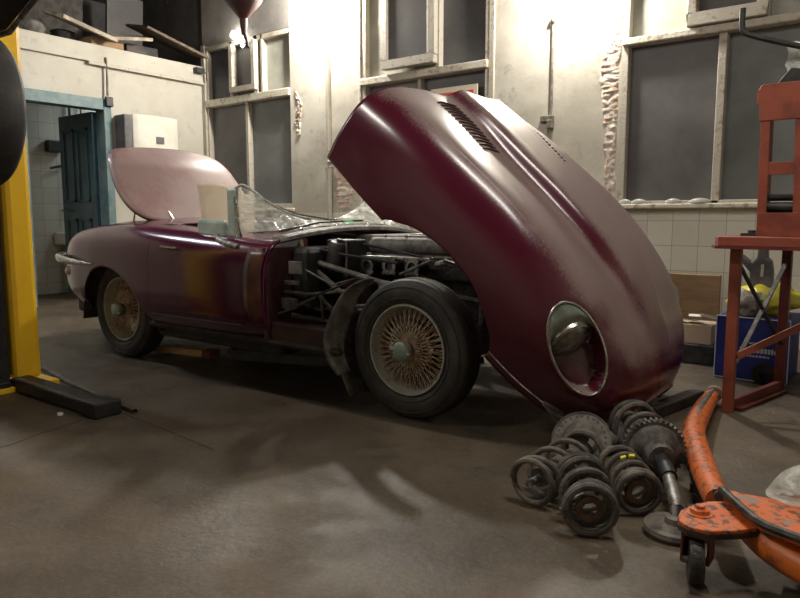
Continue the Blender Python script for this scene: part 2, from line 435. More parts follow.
# door frame and leaf
df = struct(MB().box((XL-.14, 1.06, 0), (XL+.03, 1.15, 2.30)).box((XL-.14, .12, 2.18), (XL+.03, 1.06, 2.30)).box((XL-.14, .12, 0), (XL+.03, .2, 2.18)).build('trim_door', M['tealframe'], smooth=0, bevel=.006), 'pale teal door frame')
dr = struct(MB().box((-6.50, 1.0, .02), (-5.745, 1.06, 2.17)).build('door_1', M['teal'], smooth=0, bevel=.004), 'dark teal panelled door standing open into the tiled room')
for (a, b_, z0, z1) in [(-6.4, -6.17, .2, .95), (-6.08, -5.85, .2, .95), (-6.4, -6.17, 1.15, 2.0), (-6.08, -5.85, 1.15, 2.0)]:
    mm = MB()
    mm.box((a, .985, z0), (a+.025, 1.0, z1)).box((b_-.025, .985, z0), (b_, 1.0, z1)).box((a, .985, z0), (b_, 1.0, z0+.025)).box((a, .985, z1-.025), (b_, 1.0, z1))
    mm.build('door_panel', M['teal'], dr, smooth=0)
MB().tube([(-6.43, 1.0, 1.05), (-6.43, .94, 1.05), (-6.33, .93, 1.05)], .01, 8).build('door_handle', M['alloy'], dr)

# windows: frame, panes as structure children
def window(idx, x0, x1, z0, z1, bars, panes, ledge=True):
    fy0, fy1 = YB+.02, YB+.09
    fr = MB()
    for (a, b_, c, d_) in bars: fr.box((a, fy0-.045, c), (b_, fy1, d_))
    w = 'window_%d' % idx
    root = struct(fr.build(w, M['frame'], smooth=0, bevel=.006), 'steel framed window with frosted panes')
    for (a, b_, c, d_, mk) in panes:
        MB().box((a, YB+.045, c), (b_, YB+.055, d_)).build('pane', M[mk], root, smooth=0)
    return root
w1 = window(1, -5.56, -4.0, 1.07, 3.13,
    [(-5.56,-5.50,1.07,3.13), (-5.56,-4.0,3.07,3.13), (-4.79,-4.74,1.07,2.38), (-5.56,-4.0,1.07,1.13),
     (-5.07,-5.01,2.46,3.13), (-4.62,-4.55,2.46,3.13), (-4.50,-4.46,2.46,3.13)],
    [(-5.5,-4.79,1.1,2.4,'pane'), (-4.74,-4.0,1.1,2.4,'panegreen'), (-5.5,-5.05,2.44,3.1,'panedark'), (-5.02,-4.58,2.44,3.1,'pane'), (-4.48,-4.0,2.44,3.1,'panelight')])
MB().box((-5.56, YB-.05, 2.37), (-4.0, YB+.07, 2.46)).build('ledge', M['ledge'], w1, smooth=0, bevel=.01)
MB().box((-5.03, YB-.07, 2.50), (-4.56, YB-.0, 2.56)).box((-5.03, YB-.07, 2.56), (-4.97, YB, 3.08)).box((-4.62, YB-.07, 2.56), (-4.56, YB, 3.08)).build('opening_light', M['frame'], w1, smooth=0, bevel=.006)
w2 = window(2, -2.92, -1.35, 1.07, 3.32,
    [(-2.92,-2.86,1.07,3.32), (-1.42,-1.35,1.07,3.32), (-2.92,-1.35,3.27,3.32), (-2.19,-2.15,1.07,2.38), (-2.92,-1.35,1.07,1.13), (-1.98,-1.93,2.42,3.32)],
    [(-2.86,-2.17,1.1,2.36,'panegreen'), (-2.17,-1.38,1.1,2.36,'pane'), (-2.86,-1.96,2.42,3.3,'panelight'), (-1.96,-1.38,2.42,3.3,'pane')])
MB().box((-2.92, YB-.06, 2.345), (-1.38, YB+.07, 2.42)).build('ledge', M['ledge'], w2, smooth=0, bevel=.01)
MB().box((-2.60, YB-.10, 2.46), (-1.95, YB-.02, 2.55)).box((-2.60, YB-.10, 2.55), (-2.52, YB-.02, 3.30)).box((-2.03, YB-.10, 2.55), (-1.95, YB-.02, 3.30)).box((-2.60, YB-.10, 3.17), (-1.95, YB-.02, 3.28)).build('opening_light', M['frame'], w2, smooth=0, bevel=.008)
MB().box((-2.52, YB-.075, 2.54), (-2.03, YB-.065, 3.18)).build('pane', M['pane'], w2, smooth=0)
w3 = window(3, -.126, 2.25, 1.07, 3.3,
    [(-.126,-.075,1.07,3.3), (2.19,2.25,1.07,3.3), (-.126,2.25,3.25,3.3), (.605,.665,1.07,2.36), (1.42,1.48,1.07,2.36), (-.126,2.25,1.07,1.10), (.36,.42,2.4,3.3), (.88,.94,2.4,3.3)],
    [(-.08,.64,1.08,2.36,'pane'), (.64,1.45,1.08,2.36,'panegreen'), (1.45,2.2,1.08,2.36,'pane'), (-.08,.4,2.4,3.27,'panelight'), (.4,.9,2.4,3.27,'pane'), (.9,2.2,2.4,3.27,'panelight')])
MB().box((-.126, YB-.06, 2.345), (2.25, YB+.07, 2.405)).build('ledge', M['ledge'], w3, smooth=0, bevel=.012)
MB().box((.38, YB-.09, 2.41), (.93, YB-.01, 2.50)).box((.38, YB-.09, 2.50), (.45, YB-.01, 3.2)).box((.86, YB-.09, 2.50), (.93, YB-.01, 3.2)).build('opening_light', M['frame'], w3, smooth=0, bevel=.008)
MB().box((-.20, YB-.07, 1.035), (2.3, YB+.05, 1.075)).build('window_sill', M['ledge'], w3, smooth=0, bevel=.01)
for (a, b_) in [(-5.6, -3.95), (-2.97, -1.3)]:
    struct(MB().box((a+.01, YB-.06, 1.035), (b_, YB+.03, 1.075)).build('trim_sill', M['ledge'], smooth=0, bevel=.01))
# raised pier pipes / seams on the back wall
struct(MB().box((-4.0, YB-.03, 0), (-3.40, YB, ZC)).build('trim_pier', M['wall'], smooth=0, bevel=.006), 'flat plaster pier between two windows')
struct(MB().box((-3.42, YB-.055, 0), (-3.38, YB-.0, ZC)).build('trim_strip', M['frame'], smooth=0, bevel=.01))
struct(MB().box((-2.96, YB-.04, 1.07), (-2.92, YB+.03, 3.4)).build('trim_window_edge', M['ledge'], smooth=0, bevel=.01))
struct(MB().box((-1.38, YB-.03, 1.07), (-1.32, YB+.03, ZC)).build('trim_post', M['frame'], smooth=0, bevel=.008))
struct(MB().box((-1.32, YB-.012, 0), (-.78, YB, ZC)).build('trim_panel', M['wall'], smooth=0, bevel=.004))
struct(MB().box((XL+.0, YB-.05, 0), (XL+.07, YB, 3.15)).build('trim_corner', M['frame'], smooth=0, bevel=.008))
M['stone'] = wall_mat('mottled_stone_plaster', None, base=(.26, .245, .225), stain=(.15, .135, .12), dirty=(.08, .07, .06))
struct(MB().box((-5.58, YB-.03, 3.13), (-4.0, YB, ZC)).build('trim_plaster', M['stone'], smooth=0))
struct(MB().box((-7.6, YB-.02, 2.80), (-5.58, YB, ZC)).build('trim_store_wall', M['walldark'], smooth=0), 'grimy wall behind the store shelf')  # dark facing added so the store corner's shade is in its colour
# jagged broken plaster edge beside window 3 and patch by the car bonnet
def patch(name, pts, y, th, seed, mk='brick', n=40, label=None):
    """irregular raised crust following a polyline (x, z, halfwidth)"""
    mb = MB(); rows = []
    for i in range(n):
        t = i/(n-1)*(len(pts)-1); k = min(int(t), len(pts)-2); f_ = t-k
        x = pts[k][0]*(1-f_)+pts[k+1][0]*f_; z = pts[k][1]*(1-f_)+pts[k+1][1]*f_; w = pts[k][2]*(1-f_)+pts[k+1][2]*f_
        row = []
        for j in range(9):
            u = j/8*2-1
            jx = noise.noise(Vector((z*9+seed, u*2, 3)))*w*.7
            h = th*min(1, 3*(1-u*u))*(0.5+noise.noise(Vector((x*22+u*2, z*30, seed)))*.8+noise.noise(Vector((u*9, z*80, seed)))*.45) if abs(u) < .99 else -.004
            row.append((x+u*w+jx*(1 if u < 0 else .3), y-max(h, -.004), z))
        rows.append(row)
    mb.grid(rows)
    return struct(mb.build(name, M[mk], smooth=50), label)
patch('trim_broken_plaster', [(-.20, 1.10, .05), (-.21, 1.6, .05), (-.23, 2.0, .08), (-.25, 2.2, .10), (-.18, 2.42, .05), (-.15, 2.9, .035)], YB, .014, 2, n=220, label='broken plaster and brick edge beside the large window')
patch('trim_brick_patch', [(-3.2, 1.07, .12), (-3.18, 1.25, .15), (-3.2, 1.42, .13), (-3.28, 1.5, .05)], YB, .006, 5, n=90, label='patch of bare brick in the wall')
patch('trim_plaster_flake', [(-3.86, 1.9, .03), (-3.88, 2.05, .06), (-3.84, 2.25, .04), (-3.9, 2.4, .02)], YB-.03, .02, 8, n=50)
patch('trim_plaster_lump', [(-3.42, 1.50, .04), (-3.36, 1.58, .06), (-3.33, 1.64, .02)], YB-.02, .05, 11, mk='ledge', n=20)

# floor joints
def floor_strip(name, pts, w, h, mk, label=None, z=0.0005):
    mb = MB()
    rows = []
    for i, p in enumerate(pts):
        q = pts[min(i+1, len(pts)-1)]; o_ = pts[max(i-1, 0)]
        t = Vector((q[0]-o_[0], q[1]-o_[1], 0)).normalized(); nrm = Vector((-t.y, t.x, 0))
        rows.append([Vector((*p, z)) - nrm*w/2, Vector((*p, h)) - nrm*w/2*.7, Vector((*p, h)) + nrm*w/2*.7, Vector((*p, z)) + nrm*w/2])
    mb.grid(rows)
    return struct(mb.build(name, M[mk], smooth=0), label)
floor_strip('trim_floor_rail', [(-2.5, -1.22), (-1.9, -1.33), (-1.13, -1.42)], .035, .02, 'dustgrey', 'worn metal strip set in the floor')
floor_strip('trim_floor_joint', [(-1.25+i*.22+(random.random()-.5)*.03, -1.44-i*.02+(random.random()-.5)*.02) for i in range(5)], .007, .002, 'crack')
floor_strip('trim_floor_crack', [(-1.22+.012*i+(random.random()-.5)*.02, -1.64-i*.05) for i in range(12)], .008, .002, 'crack')

# ---------------------------------------------------------------- interpolation helpers
def pinterp(xs, ys, x):
    xs = list(xs); n = len(xs)
    if x <= xs[0]: return ys[0]
    if x >= xs[-1]: return ys[-1]
    k = max(i for i in range(n-1) if xs[i] <= x)
    h = [xs[i+1]-xs[i] for i in range(n-1)]; dl = [(ys[i+1]-ys[i])/h[i] for i in range(n-1)]
    def m(i):
        if i == 0: return dl[0]
        if i == n-1: return dl[-1]
        return (dl[i-1]*h[i]+dl[i]*h[i-1])/(h[i]+h[i-1])
    t = (x-xs[k])/h[k]
    return ((2*t**3-3*t*t+1)*ys[k] + (t**3-2*t*t+t)*h[k]*m(k) + (-2*t**3+3*t*t)*ys[k+1] + (t**3-t*t)*h[k]*m(k+1))

def crom(P, n):
    """Catmull-Rom through 2D control points, n samples per segment; returns list and index of controls"""
    out = []
    Q = [P[0]] + list(P) + [P[-1]]
    for i in range(len(P)-1):
        a, b_, c, d_ = [Vector(q) for q in Q[i:i+4]]
        la = max((b_-a).length, 1e-6)**.5; lb = max((c-b_).length, 1e-6)**.5; lc = max((d_-c).length, 1e-6)**.5
        m1 = (c-b_) if i == 0 else ((b_-a)/la - (c-a)/(la+lb) + (c-b_)/lb)*lb
        m2 = (c-b_) if i == len(P)-2 else ((c-b_)/lb - (d_-b_)/(lb+lc) + (d_-c)/lc)*lb
        for k in range(n):
            t = k/n
            out.append(b_*(2*t**3-3*t*t+1) + m1*(t**3-2*t*t+t) + c*(-2*t**3+3*t*t) + m2*(t**3-t*t))
    out.append(Vector(P[-1]))
    return out

def resample(pts, n):
    L_ = [0]
    for a, b_ in zip(pts, pts[1:]): L_.append(L_[-1]+(b_-a).length)
    T = L_[-1]; out = []; k = 0
    for i in range(n):
        s = T*i/(n-1)
        while k < len(pts)-2 and L_[k+1] < s: k += 1
        f_ = (s-L_[k])/max(L_[k+1]-L_[k], 1e-9)
        out.append(pts[k].lerp(pts[k+1], min(max(f_, 0), 1)))
    return out

def section(P, ctl_split, zcut, nf, nt, ntop):
    """P control points from sill up to the middle; the flank (up to ctl_split) is cut at zcut"""
    fl = crom(P, 12)
    k = ctl_split*12
    flank = fl[:k+1]; top = fl[k:]
    if zcut is not None:
        i0 = 0
        for i in range(len(flank)-1):
            if flank[i].y < zcut: i0 = i
            if flank[i+1].y >= zcut: break
        if flank[i0].y < zcut:
            a, b_ = flank[i0], flank[i0+1]
            f_ = (zcut-a.y)/max(b_.y-a.y, 1e-6)
            flank = [a.lerp(b_, min(max(f_, 0), 1))] + flank[i0+1:]
    return resample(flank, nf) + resample(top, ntop)[1:]

# ---------------------------------------------------------------- the car
car = empty('sports_car', (0, 0, 0), 'long maroon open sports car with its huge bonnet tipped forward', 'car')

# --- bonnet (built closed, then tipped forward about its front hinge)
BX = [-.86, -.6, -.3, 0, .3, .45, .6, .72, .80, .86, .90]
BW = dict(
    W =[.800,.815,.820,.815,.790,.762,.710,.650,.575,.480,.34],
    zW=[.56,.56,.56,.56,.54,.53,.51,.49,.47,.45,.44],
    sy=[.778,.793,.795,.785,.75,.715,.655,.590,.515,.42,.28],
    sz=[.735,.745,.745,.735,.705,.675,.625,.58,.545,.505,.465],
    cy=[.685,.695,.69,.68,.645,.61,.55,.485,.41,.33,.21],
    cz=[.832,.855,.862,.855,.812,.775,.715,.655,.60,.545,.485],
    vy=[.46,.46,.45,.44,.41,.385,.345,.30,.26,.20,.12],
    vz=[.878,.888,.872,.858,.820,.785,.73,.67,.615,.555,.492],
    by=[.25,.25,.245,.235,.21,.185,.16,.135,.11,.08,.05],
    bz=[.895,.895,.872,.855,.820,.79,.738,.678,.622,.56,.495],
    up=[.046,.054,.062,.064,.056,.044,.022,.005,.0,.0,.0],
    yl=[.785,.80,.80,.79,.77,.735,.665,.59,.50,.40,.26],
    zl=[.42,.42,.42,.40,.37,.35,.33,.325,.33,.345,.37])
ARX = [-.405,-.39,-.36,-.32,-.247,-.163,-.04,.067,.15,.204,.27,.311,.35,.37]
ARZ = [.40,.43,.455,.475,.515,.54,.557,.552,.535,.51,.47,.438,.40,.36]
def bonnet_rows(side):
    xs = sorted(set([round(-.86+i*.0176, 4) for i in range(66)] + [round(.305+i*.0085, 4) for i in range(71)] + [-.404, -.396, .366, .372]))
    rows = []
    for x in xs:
        g = {k: pinterp(BX, v, x) for k, v in BW.items()}
        zc = None
        if ARX[0] < x < ARX[-1]: zc = pinterp(ARX, ARZ, x)
        P = [(g['yl'], g['zl']), (g['W'], g['zW']), (g['sy'], g['sz']), (g['cy'], g['cz']), (g['vy'], g['vz']), (g['by']+.02, g['bz']-.004), (g['by']-.045, g['bz']+g['up']*.95), (g['by']*.42, g['bz']+g['up']*1.06), (0, g['bz']+g['up']*1.08)]
        # curve with a soft crease along the seam
        s = section(P, 3, zc, 46, 0, 50)
        row = []
        for j, q in enumerate(s):
            t = j/(len(s)-1)
            sh = .085*max(0, (t-.35)/.65)**1.2 * max(0, (-.45-x)/.41)**1.0 if x < -.45 else 0
            row.append(Vector((x+sh, q.x*side, q.y)))
        rows.append(row)
    # nose: turn the skin inwards round the mouth
    last = rows[-1]; cen = Vector((.90, 0, .435))
    for (dx, sc_) in [(.012, .93), (.006, .84), (-.03, .80), (-.09, .78)]:
        rows.append([Vector((p.x+dx, p.y*sc_, cen.z+(p.z-cen.z)*sc_)) for p in last])
    return rows
HA = Vector((.335, .04, -.20)).normalized()      # long axis of the headlamp scoop (right-hand side mirrored below)
def scoop_frame(side):
    n = Vector((.50, .68*side, .52)).normalized()
    a = Vector((.335, -.13*side, -.235)); a = (a - n*a.dot(n)).normalized()
    b_ = n.cross(a).normalized()
    c = Vector((.575, .600*side, .575))
    return c, n, a, b_
SA, SB = .205, .112
bonnet_parts = []
def make_bonnet():
    bm_rows = {s: bonnet_rows(s) for s in (-1, 1)}
    raw = MB()
    for s in (-1, 1): raw.grid(bm_rows[s])
    bvh = BVHTree.FromPolygons([tuple(v) for v in raw.v], raw.f)
    mb = MB()
    for s in (-1, 1):
        c, n, a, b_ = scoop_frame(s)
        for row in bm_rows[s]:
            for p in row:
                dlt = p-c; u = dlt.dot(a)/SA; w = dlt.dot(b_)/SB; rr = math.hypot(u, w)
                if rr < 1.02 and abs(dlt.dot(n)) < .2:
                    f_ = min(1, max(0, (1.0-rr)/.16)); f_ = f_*f_*(3-2*f_)
                    dep = .105 - .045*max(0, u)
                    p -= n*dep*f_
        mb.grid(bm_rows[s])
    o = mb.build('bonnet', M['paint'], car, smooth=42, solid=.012)
    o['label'] = 'huge dusty maroon clamshell bonnet tipped forward'
    # chrome ring round each scoop, cowl and lamp in it
    for s in (-1, 1):
        c, n, a, b_ = scoop_frame(s)
        ring = []
        for k in range(56):
            t = 2*PI*k/56
            o0 = c + a*math.cos(t)*SA*.99 + b_*math.sin(t)*SB*.99 + n*.3
            h = bvh.ray_cast(o0, -n, .8)
            if h[0] is not None: ring.append(h[0]+n*.003)
        MB().tube(ring, .0058, 8, closed=True).build('headlamp_trim', M['chrome'], o)
        # upper (rear) third: grey-green cowl that dips from the ring to the lamp rim
        bo = b_ if b_.y*s > 0 else -b_
        lampc = c - a*.030 - n*(.002 if s < 0 else -.020) - bo*.004
        ax = (a*.70 + n*.71).normalized()
        wv = (n*.70 - a*.71).normalized()
        rows = []
        for i in range(14):
            v_ = i/13
            row = []
            for k in range(21):
                t = PI - 1.42 + 2.84*k/20
                o0 = c + a*math.cos(t)*SA*.97 + b_*math.sin(t)*SB*.97 + n*.3
                h = bvh.ray_cast(o0, -n, .8)
                e = (h[0] if h[0] is not None else c) - n*.001
                ang = (k/20*2-1)*1.5
                q = lampc + b_*(-math.sin(ang)*.099) + wv*(math.cos(ang)*.099)
                row.append(e.lerp(q, v_) + n*(.014 if s < 0 else .034)*math.sin(PI*v_))
            rows.append(row)
        MB().grid(rows).build('headlamp_cowl', M['cowl'], o, smooth=60, solid=.004)
        
        Ml = axis_m(lampc, ax) @ Matrix.Scale(1.15, 4)
        MB().lathe([(.078,-.03),(.09,-.02),(.094,.0),(.092,.012),(.084,.018),(.078,.014),(.078,.0)], Ml, 36, close=True).build('headlamp_rim', M['chrome'], o)
        MB().lathe([(.079,.006),(.07,.018),(.05,.03),(.025,.037),(0,.039)], Ml, 36).build('headlamp_lens', M['lens'], o)
    # louvres either side of the power bulge
    for s in (-1, 1):
        for k in range(14):
            x = -.715 + k*.0262
            pts = []
            for j in range(9):
                y = .285 + .195*j/8
                h = bvh.ray_cast(Vector((x, y*s, 2)), Vector((0, 0, -1)), 3)
                z = h[0].z if h[0] is not None else .9
                pts.append((y*s, z))
            rows = []
            for j, (y, z) in enumerate(pts):
                e = 1 - abs(j/8*2-1)**6
                rows.append([(x-.009, y, z+.0005), (x-.005, y, z+.006*e+.001), (x+.001, y, z+.013*e+.001), (x+.006, y, z+.0145*e+.001), (x+.0068, y, z+.0085*e+.001), (x+.0075, y, z+.0005)])
            MB().grid(rows)  .build('louvre', M['louvre'], o, smooth=50)
            # the dark slot that each louvre covers
            rows = [[(x+.0075, y, z+.0022), (x+.0175, y, z+.0022)] for (y, z) in pts[:]]
            MB().grid(rows).build('louvre_slot', M['black'], o, smooth=0)
    # bright seam beading along each wing
    for s in (-1, 1):
        pts = []
        for row in bm_rows[s][2:]:
            p = row[45]
            if p.x > .37: break
            pts.append(p + Vector((0, 0, .002)))
        MB().tube(pts[::2], .0045, 6).build('seam_beading', M['chrome'], o)
    # under-valance seam and bumper with its indicator lamp
    for s in (-1, 1):
        rows = []
        for i in range(22):
            t = i/21; x = .37 + .47*t
            y = pinterp(BX, BW['yl'], x); z = pinterp(BX, BW['zl'], x)
            rows.append([(x, y*s, z), (x-.005, (y-.02)*s, z-.04), (x-.03, (y-.09)*s, z-.085), (x-.05, (y-.22)*s if y > .3 else 0, z-.10)])
        MB().grid(rows).build('valance', M['paint'], o, smooth=60, solid=.006)
        bp = crom([Vector(q) for q in [(.655,.625*s,.318),(.715,.575*s,.305),(.775,.49*s,.300),(.83,.37*s,.31),(.86,.27*s,.33)]], 5)
        MB().tube(bp, [.006+.022*math.sin(PI*min(1, (k_+.6)/len(bp)*.98))**.7 for k_ in range(len(bp))], 12).build('bumper_bar', M['chrome'], o)
        MB().tube([(.37+.026*k_, (pinterp(BX, BW['yl'], .37+.026*k_)+.008)*s, pinterp(BX, BW['zl'], .37+.026*k_)) for k_ in range(14)], .0035, 6).build('valance_seam', M['chrome'], o)
        Mx = Matrix.Translation((.70, s*.585, .335)) @ Matrix.Rotation(s*-.75, 4, 'Z')
        MB().blob((0, 0, 0), (.085, .03, .028)).build('indicator_lamp', M['lens'], o).matrix_local = Mx
    # inner wheel-arch flange lining
    phi = R(41); C_ = Vector((.483, 0, .223))
    Rm = Matrix.Rotation(phi, 4, 'Y')
    o.matrix_local = Matrix.Translation(C_) @ Rm @ Matrix.Translation(-C_)
    return o
bonnet = make_bonnet()

# --- rear body shell
RX = [-3.60,-3.50,-3.3,-3.0,-2.7,-2.44,-2.1,-1.85,-1.4,-1.03,-.86]
RW = dict(
    W =[.26,.42,.60,.735,.785,.803,.822,.828,.826,.815,.80],
    zW=[.60,.60,.60,.60,.60,.60,.60,.59,.57,.56,.56],
    zl=[.52,.46,.40,.34,.31,.30,.285,.285,.285,.285,.29],
    zs=[.64,.68,.735,.79,.815,.825,.82,.805,.775,.745,.735],
    zt=[.68,.74,.81,.865,.90,.915,.912,.895,.865,.84,.832],
    zd=[.69,.76,.845,.915,.955,.965,.955,.92,.89,.90,.905])
RAX = [-2.82,-2.79,-2.74,-2.68,-2.62,-2.54,-2.46,-2.38,-2.30,-2.2,-2.1,-2.03,-1.97,-1.93,-1.90]
RAZ = [.29,.36,.455,.535,.59,.622,.635,.632,.618,.58,.525,.45,.36,.31,.27]
def body_rows(side):
    xs = sorted(set([round(-3.60+i*.0225, 4) for i in range(122)] + [-.86, -1.90, -2.82, -2.815]))
    rows = []
    for x in xs:
        g = {k: pinterp(RX, v, x) for k, v in RW.items()}
        zc = pinterp(RAX, RAZ, x) if RAX[0] < x < RAX[-1] else None
        W = g['W']
        P = [(W-.085, g['zl']), (W-.012, g['zl']+(g['zW']-g['zl'])*.35), (W, g['zW']), (W-.022, g['zs']), (W*.89, g['zt']-.012), (W*.78, g['zt']+.004)]
        fl = section(P, 4, zc, 26, 0, 6)
        row = [Vector((x, q.x*side, q.y)) for q in fl]
        y0 = W*.78; z0 = g['zt']+.004
        for j in range(1, 15):
            t = j/14; y = y0*(1-t)
            row.append(Vector((x, y*side, z0 + (g['zd']-z0)*(1-(1-t)**2))))
        rows.append(row)
    return xs, rows
shell = MB()
for s in (-1, 1):
    xs, rows = body_rows(s)
    def skip(i, j):
        x = (xs[i]+xs[i+1])/2
        if -1.93 < x < -1.12 and j >= 32: return True      # cockpit
        if -3.12 < x < -2.28 and j >= 33: return True      # boot opening
        return False
    shell.grid(rows, skip)
    n0 = rows[0]; c0 = Vector((-3.62, 0, .60))
    shell.grid([n0, [p.lerp(c0, .6)+Vector((-.012, 0, 0)) for p in n0], [c0]*len(n0)])
bshell = shell.build('body_shell', M['body'], car, smooth=42, solid=.014)
# door shut lines, door handle, trim strip
for s in (-1, 1):
    for xx in (-1.03, -1.88):
        g = {k: pinterp(RX, v, xx) for k, v in RW.items()}; W = g['W']
        P = [(W-.085, g['zl']), (W-.012, g['zl']+(g['zW']-g['zl'])*.35), (W, g['zW']), (W-.022, g['zs']), (W*.89, g['zt']-.012)]
        q = [p for p in crom(P, 8) if p.y > .37]
        MB().tube([(xx, (p.x+.0055)*s, p.y) for p in q], .0028, 5).build('door_gap', M['black'], bshell)
    MB().tube([(xx, (pinterp(RX, RW['W'], xx)+.003)*s, .375) for xx in [-1.88+.085*i for i in range(11)]], .003, 5).build('sill_gap', M['black'], bshell)
    hd = MB().tube([(-1.72, s*.828, .79), (-1.72, s*.845, .79), (-1.60, s*.845, .785), (-1.60, s*.828, .785)], .006, 6)
    hd.build('door_handle', M['chrome'], bshell)
# boot well, cockpit interior
MB().box((-3.12,-.44,.62), (-2.28,.44,.64)).box((-3.13,-.45,.62), (-3.11,.45,.86)).box((-2.30,-.45,.62), (-2.28,.45,.935)).box((-3.12,.43,.62), (-2.28,.45,.93)).box((-3.12,-.45,.62), (-2.28,-.43,.90)).build('boot_well', M['tan'], car, smooth=0)
MB().box((-1.94,-.60,.30), (-.86,.60,.33)).box((-1.95,-.60,.3), (-1.92,.60,.86)).build('cockpit_tub', M['tan'], car, smooth=0)
for y in (-.30, .30):
    sd = MB().box((-1.86, y-.21, .36), (-1.38, y+.21, .48)).build('seat_cushion', M['black'], car, smooth=0, bevel=.03)
    MB().box((-.06,-.2,0), (.06,.2,.42), Matrix.Translation((-1.86, y, .44)) @ Matrix.Rotation(-.2, 4, 'Y')).build('seat_back', M['black'], car, smooth=0, bevel=.03)
MB().torus((-1.25, -.32, .80), (1, 0, .35), .19, .012).build('steering_wheel', M['oldwood'], car)
# rear wing chrome lip at the boot opening
MB().tube([(-2.28,-.46,.935), (-2.28,0,.975), (-2.28,.46,.935)], .01, 6).build('boot_channel', M['chrome'], car)
MB().box((-2.02,-.62,.905), (-1.95,.62,.925)).build('rear_deck_trim', M['dustgrey'], car, smooth=0, bevel=.006)
# rear bumper and lamp, both sides
for s in (-1, 1):
    pts = [(-2.60,s*.800,.645), (-2.72,s*.812,.650), (-2.88,s*.815,.658), (-3.02,s*.80,.668), (-3.2,s*.72,.672), (-3.4,s*.56,.672), (-3.56,s*.38,.67)]
    MB().tube(pts, [.006,.016,.024,.030,.03,.028,.010], 14).build('rear_bumper', M['chrome'], car)
    MB().blob((-3.02, s*.715, .575), (.11, .03, .04)).build('rear_lamp', M['amber'], car)
    rows = []
    for i in range(15):
        a = PI*i/14
        rows.append([(-2.40-.46*math.cos(a), s*y, .24+.44*math.sin(a)) for y in (.36,.5,.74)])
    MB().grid(rows).build('wheel_well', M['under'], car, smooth=60, solid=.01)
    MB().box((-2.86, s*.355, .24), (-1.94, s*.345, .66)).build('wheel_well_wall', M['under'], car, smooth=0)
# boot lid standing open on its hinges
def boot_lid():
    out = [(0,.935),(.30,.937),(.48,.945),(.545,.97),(.60,1.03),(.62,1.14),(.605,1.26),(.575,1.36),(.52,1.43),(.40,1.465),(.2,1.482),(0,1.487)]
    oz = [p[1] for p in out]
    n = 28; rows = []
    dense = crom([Vector(p) for p in out], 10)
    for i in range(n+1):
        # radial fill of the outline
        pass
    c = Vector((0, 1.2)); ring = resample(dense, 49)
    full = [Vector((p.x, p.y)) for p in ring] + [Vector((-p.x, p.y)) for p in ring[::-1][1:-1]]
    mb = MB()
    def lift(p):
        y, z = p.x, p.y
        k = z-.93
        bul = .15*(1-(abs(y)/.62)**2.2) * min(1, .25+k*1.6) - .12*max(0, (k-.38)/.18)**2
        return Vector((-2.31 - .9*k + bul - .03, y*(.80 if y > 0 else 1), z))
    for i in range(15):
        f_ = i/14
        rows.append([lift(c.lerp(p, f_)) for p in full])
    mb.grid(rows, wrap=True)
    o = mb.build('boot_lid', M['lid'], car, smooth=60, solid=.018)
    MB().grid([[lift(c.lerp(p, f_))+Vector((-.018,0,-.01)) for p in full] for f_ in (.955, .985)], wrap=True).build('lid_seal', M['black'], o, solid=.012)
    return o
boot_lid()
for y in (-.34, .34):
    MB().tube([(-2.29,y,.93), (-2.36,y,1.0), (-2.44,y,1.06)], .009, 6).build('lid_hinge', M['chrome'], car)
MB().tube([(-2.62,-.47,.88), (-2.52,-.50,1.02)], .006, 6).build('lid_prop', M['chrome'], car)

# --- underbody, bulkhead, engine bay
MB().box((-3.3,-.55,.24), (-2.75,.55,.42)).box((-2.0,-.70,.20), (-.86,.70,.30)).box((-2.0,-.775,.27), (-.36,.775,.31)).box((-2.2,-.5,.25), (-2.0,.5,.35)).build('floor_pan', M['under'], car, smooth=0, bevel=.02)
MB().box((-.885,-.785,.30), (-.865,.785,.80)).build('bulkhead', M['sillred'], car, smooth=0)
# red side post with orange mottling between door and bonnet shut line
for s in (-1, 1):
    rows = []
    for z in [.40+.04*i for i in range(11)]:
        rows.append([(-1.0+.035*i, s*(pinterp([.4,.56,.74,.8], [.803,.815,.795,.765], z)+.009), z) for i in range(5)])
    MB().grid(rows).build('scuttle_side', M['rust'], car, smooth=60, solid=.003)
# footwell boxes and sills running forward
for s in (-1, 1):
    MB().box((-.87, s*.28, .50), (-.74, s*.60, .80)).build('footwell_box', M['black'], car, smooth=0, bevel=.03)
    MB().box((-.86, s*.60, .285), (-.45, s*.765, .405)).build('sill_extension', M['sillred'], car, smooth=0, bevel=.012)
    MB().tube([(-.86,s*.66,.56), (-.70,s*.62,.55), (-.42,s*.52,.585)], .009, 8).build('frame_tube', M['dustgrey'], car)
    MB().tube([(-.86,s*.70,.44), (-.62,s*.62,.55)], .009, 8).build('frame_tube', M['dustgrey'], car)
    MB().tube([(-.62,s*.62,.55), (-.50,s*.60,.41)], .009, 8).build('frame_tube', M['dustgrey'], car)
    MB().tube([(-.62,s*.60,.41), (-.62,s*.62,.55)], .008, 8).build('frame_tube', M['dustgrey'], car)
    MB().box((-.82, s*.50, .46), (-.74, s*.60, .50)).build('master_cylinder', M['grease'], car, smooth=0, bevel=.01)
    for a, b_ in [((-.84, s*.672, .60), (-.72, s*.68, .625)), ((-.80, s*.672, .66), (-.70, s*.68, .73)), ((-.84,s*.672,.47),(-.74,s*.70,.53))]:
        MB().box(a, b_).build('bracket', M['dustgrey'], car, smooth=0, bevel=.004)
cw = MB()
sc = MB()
rows = []
for i in range(25):
    y = -.68 + 1.36*i/24; t = abs(y)/.68
    z = .905 - .06*t**2.2
    xf = -.80 - .06*t**2
    rows.append([(xf-.06, y, z+.008), (xf-.02, y, z+.008), (xf, y, z), (xf+.003, y, z-.014), (xf-.008, y, z-.022)])
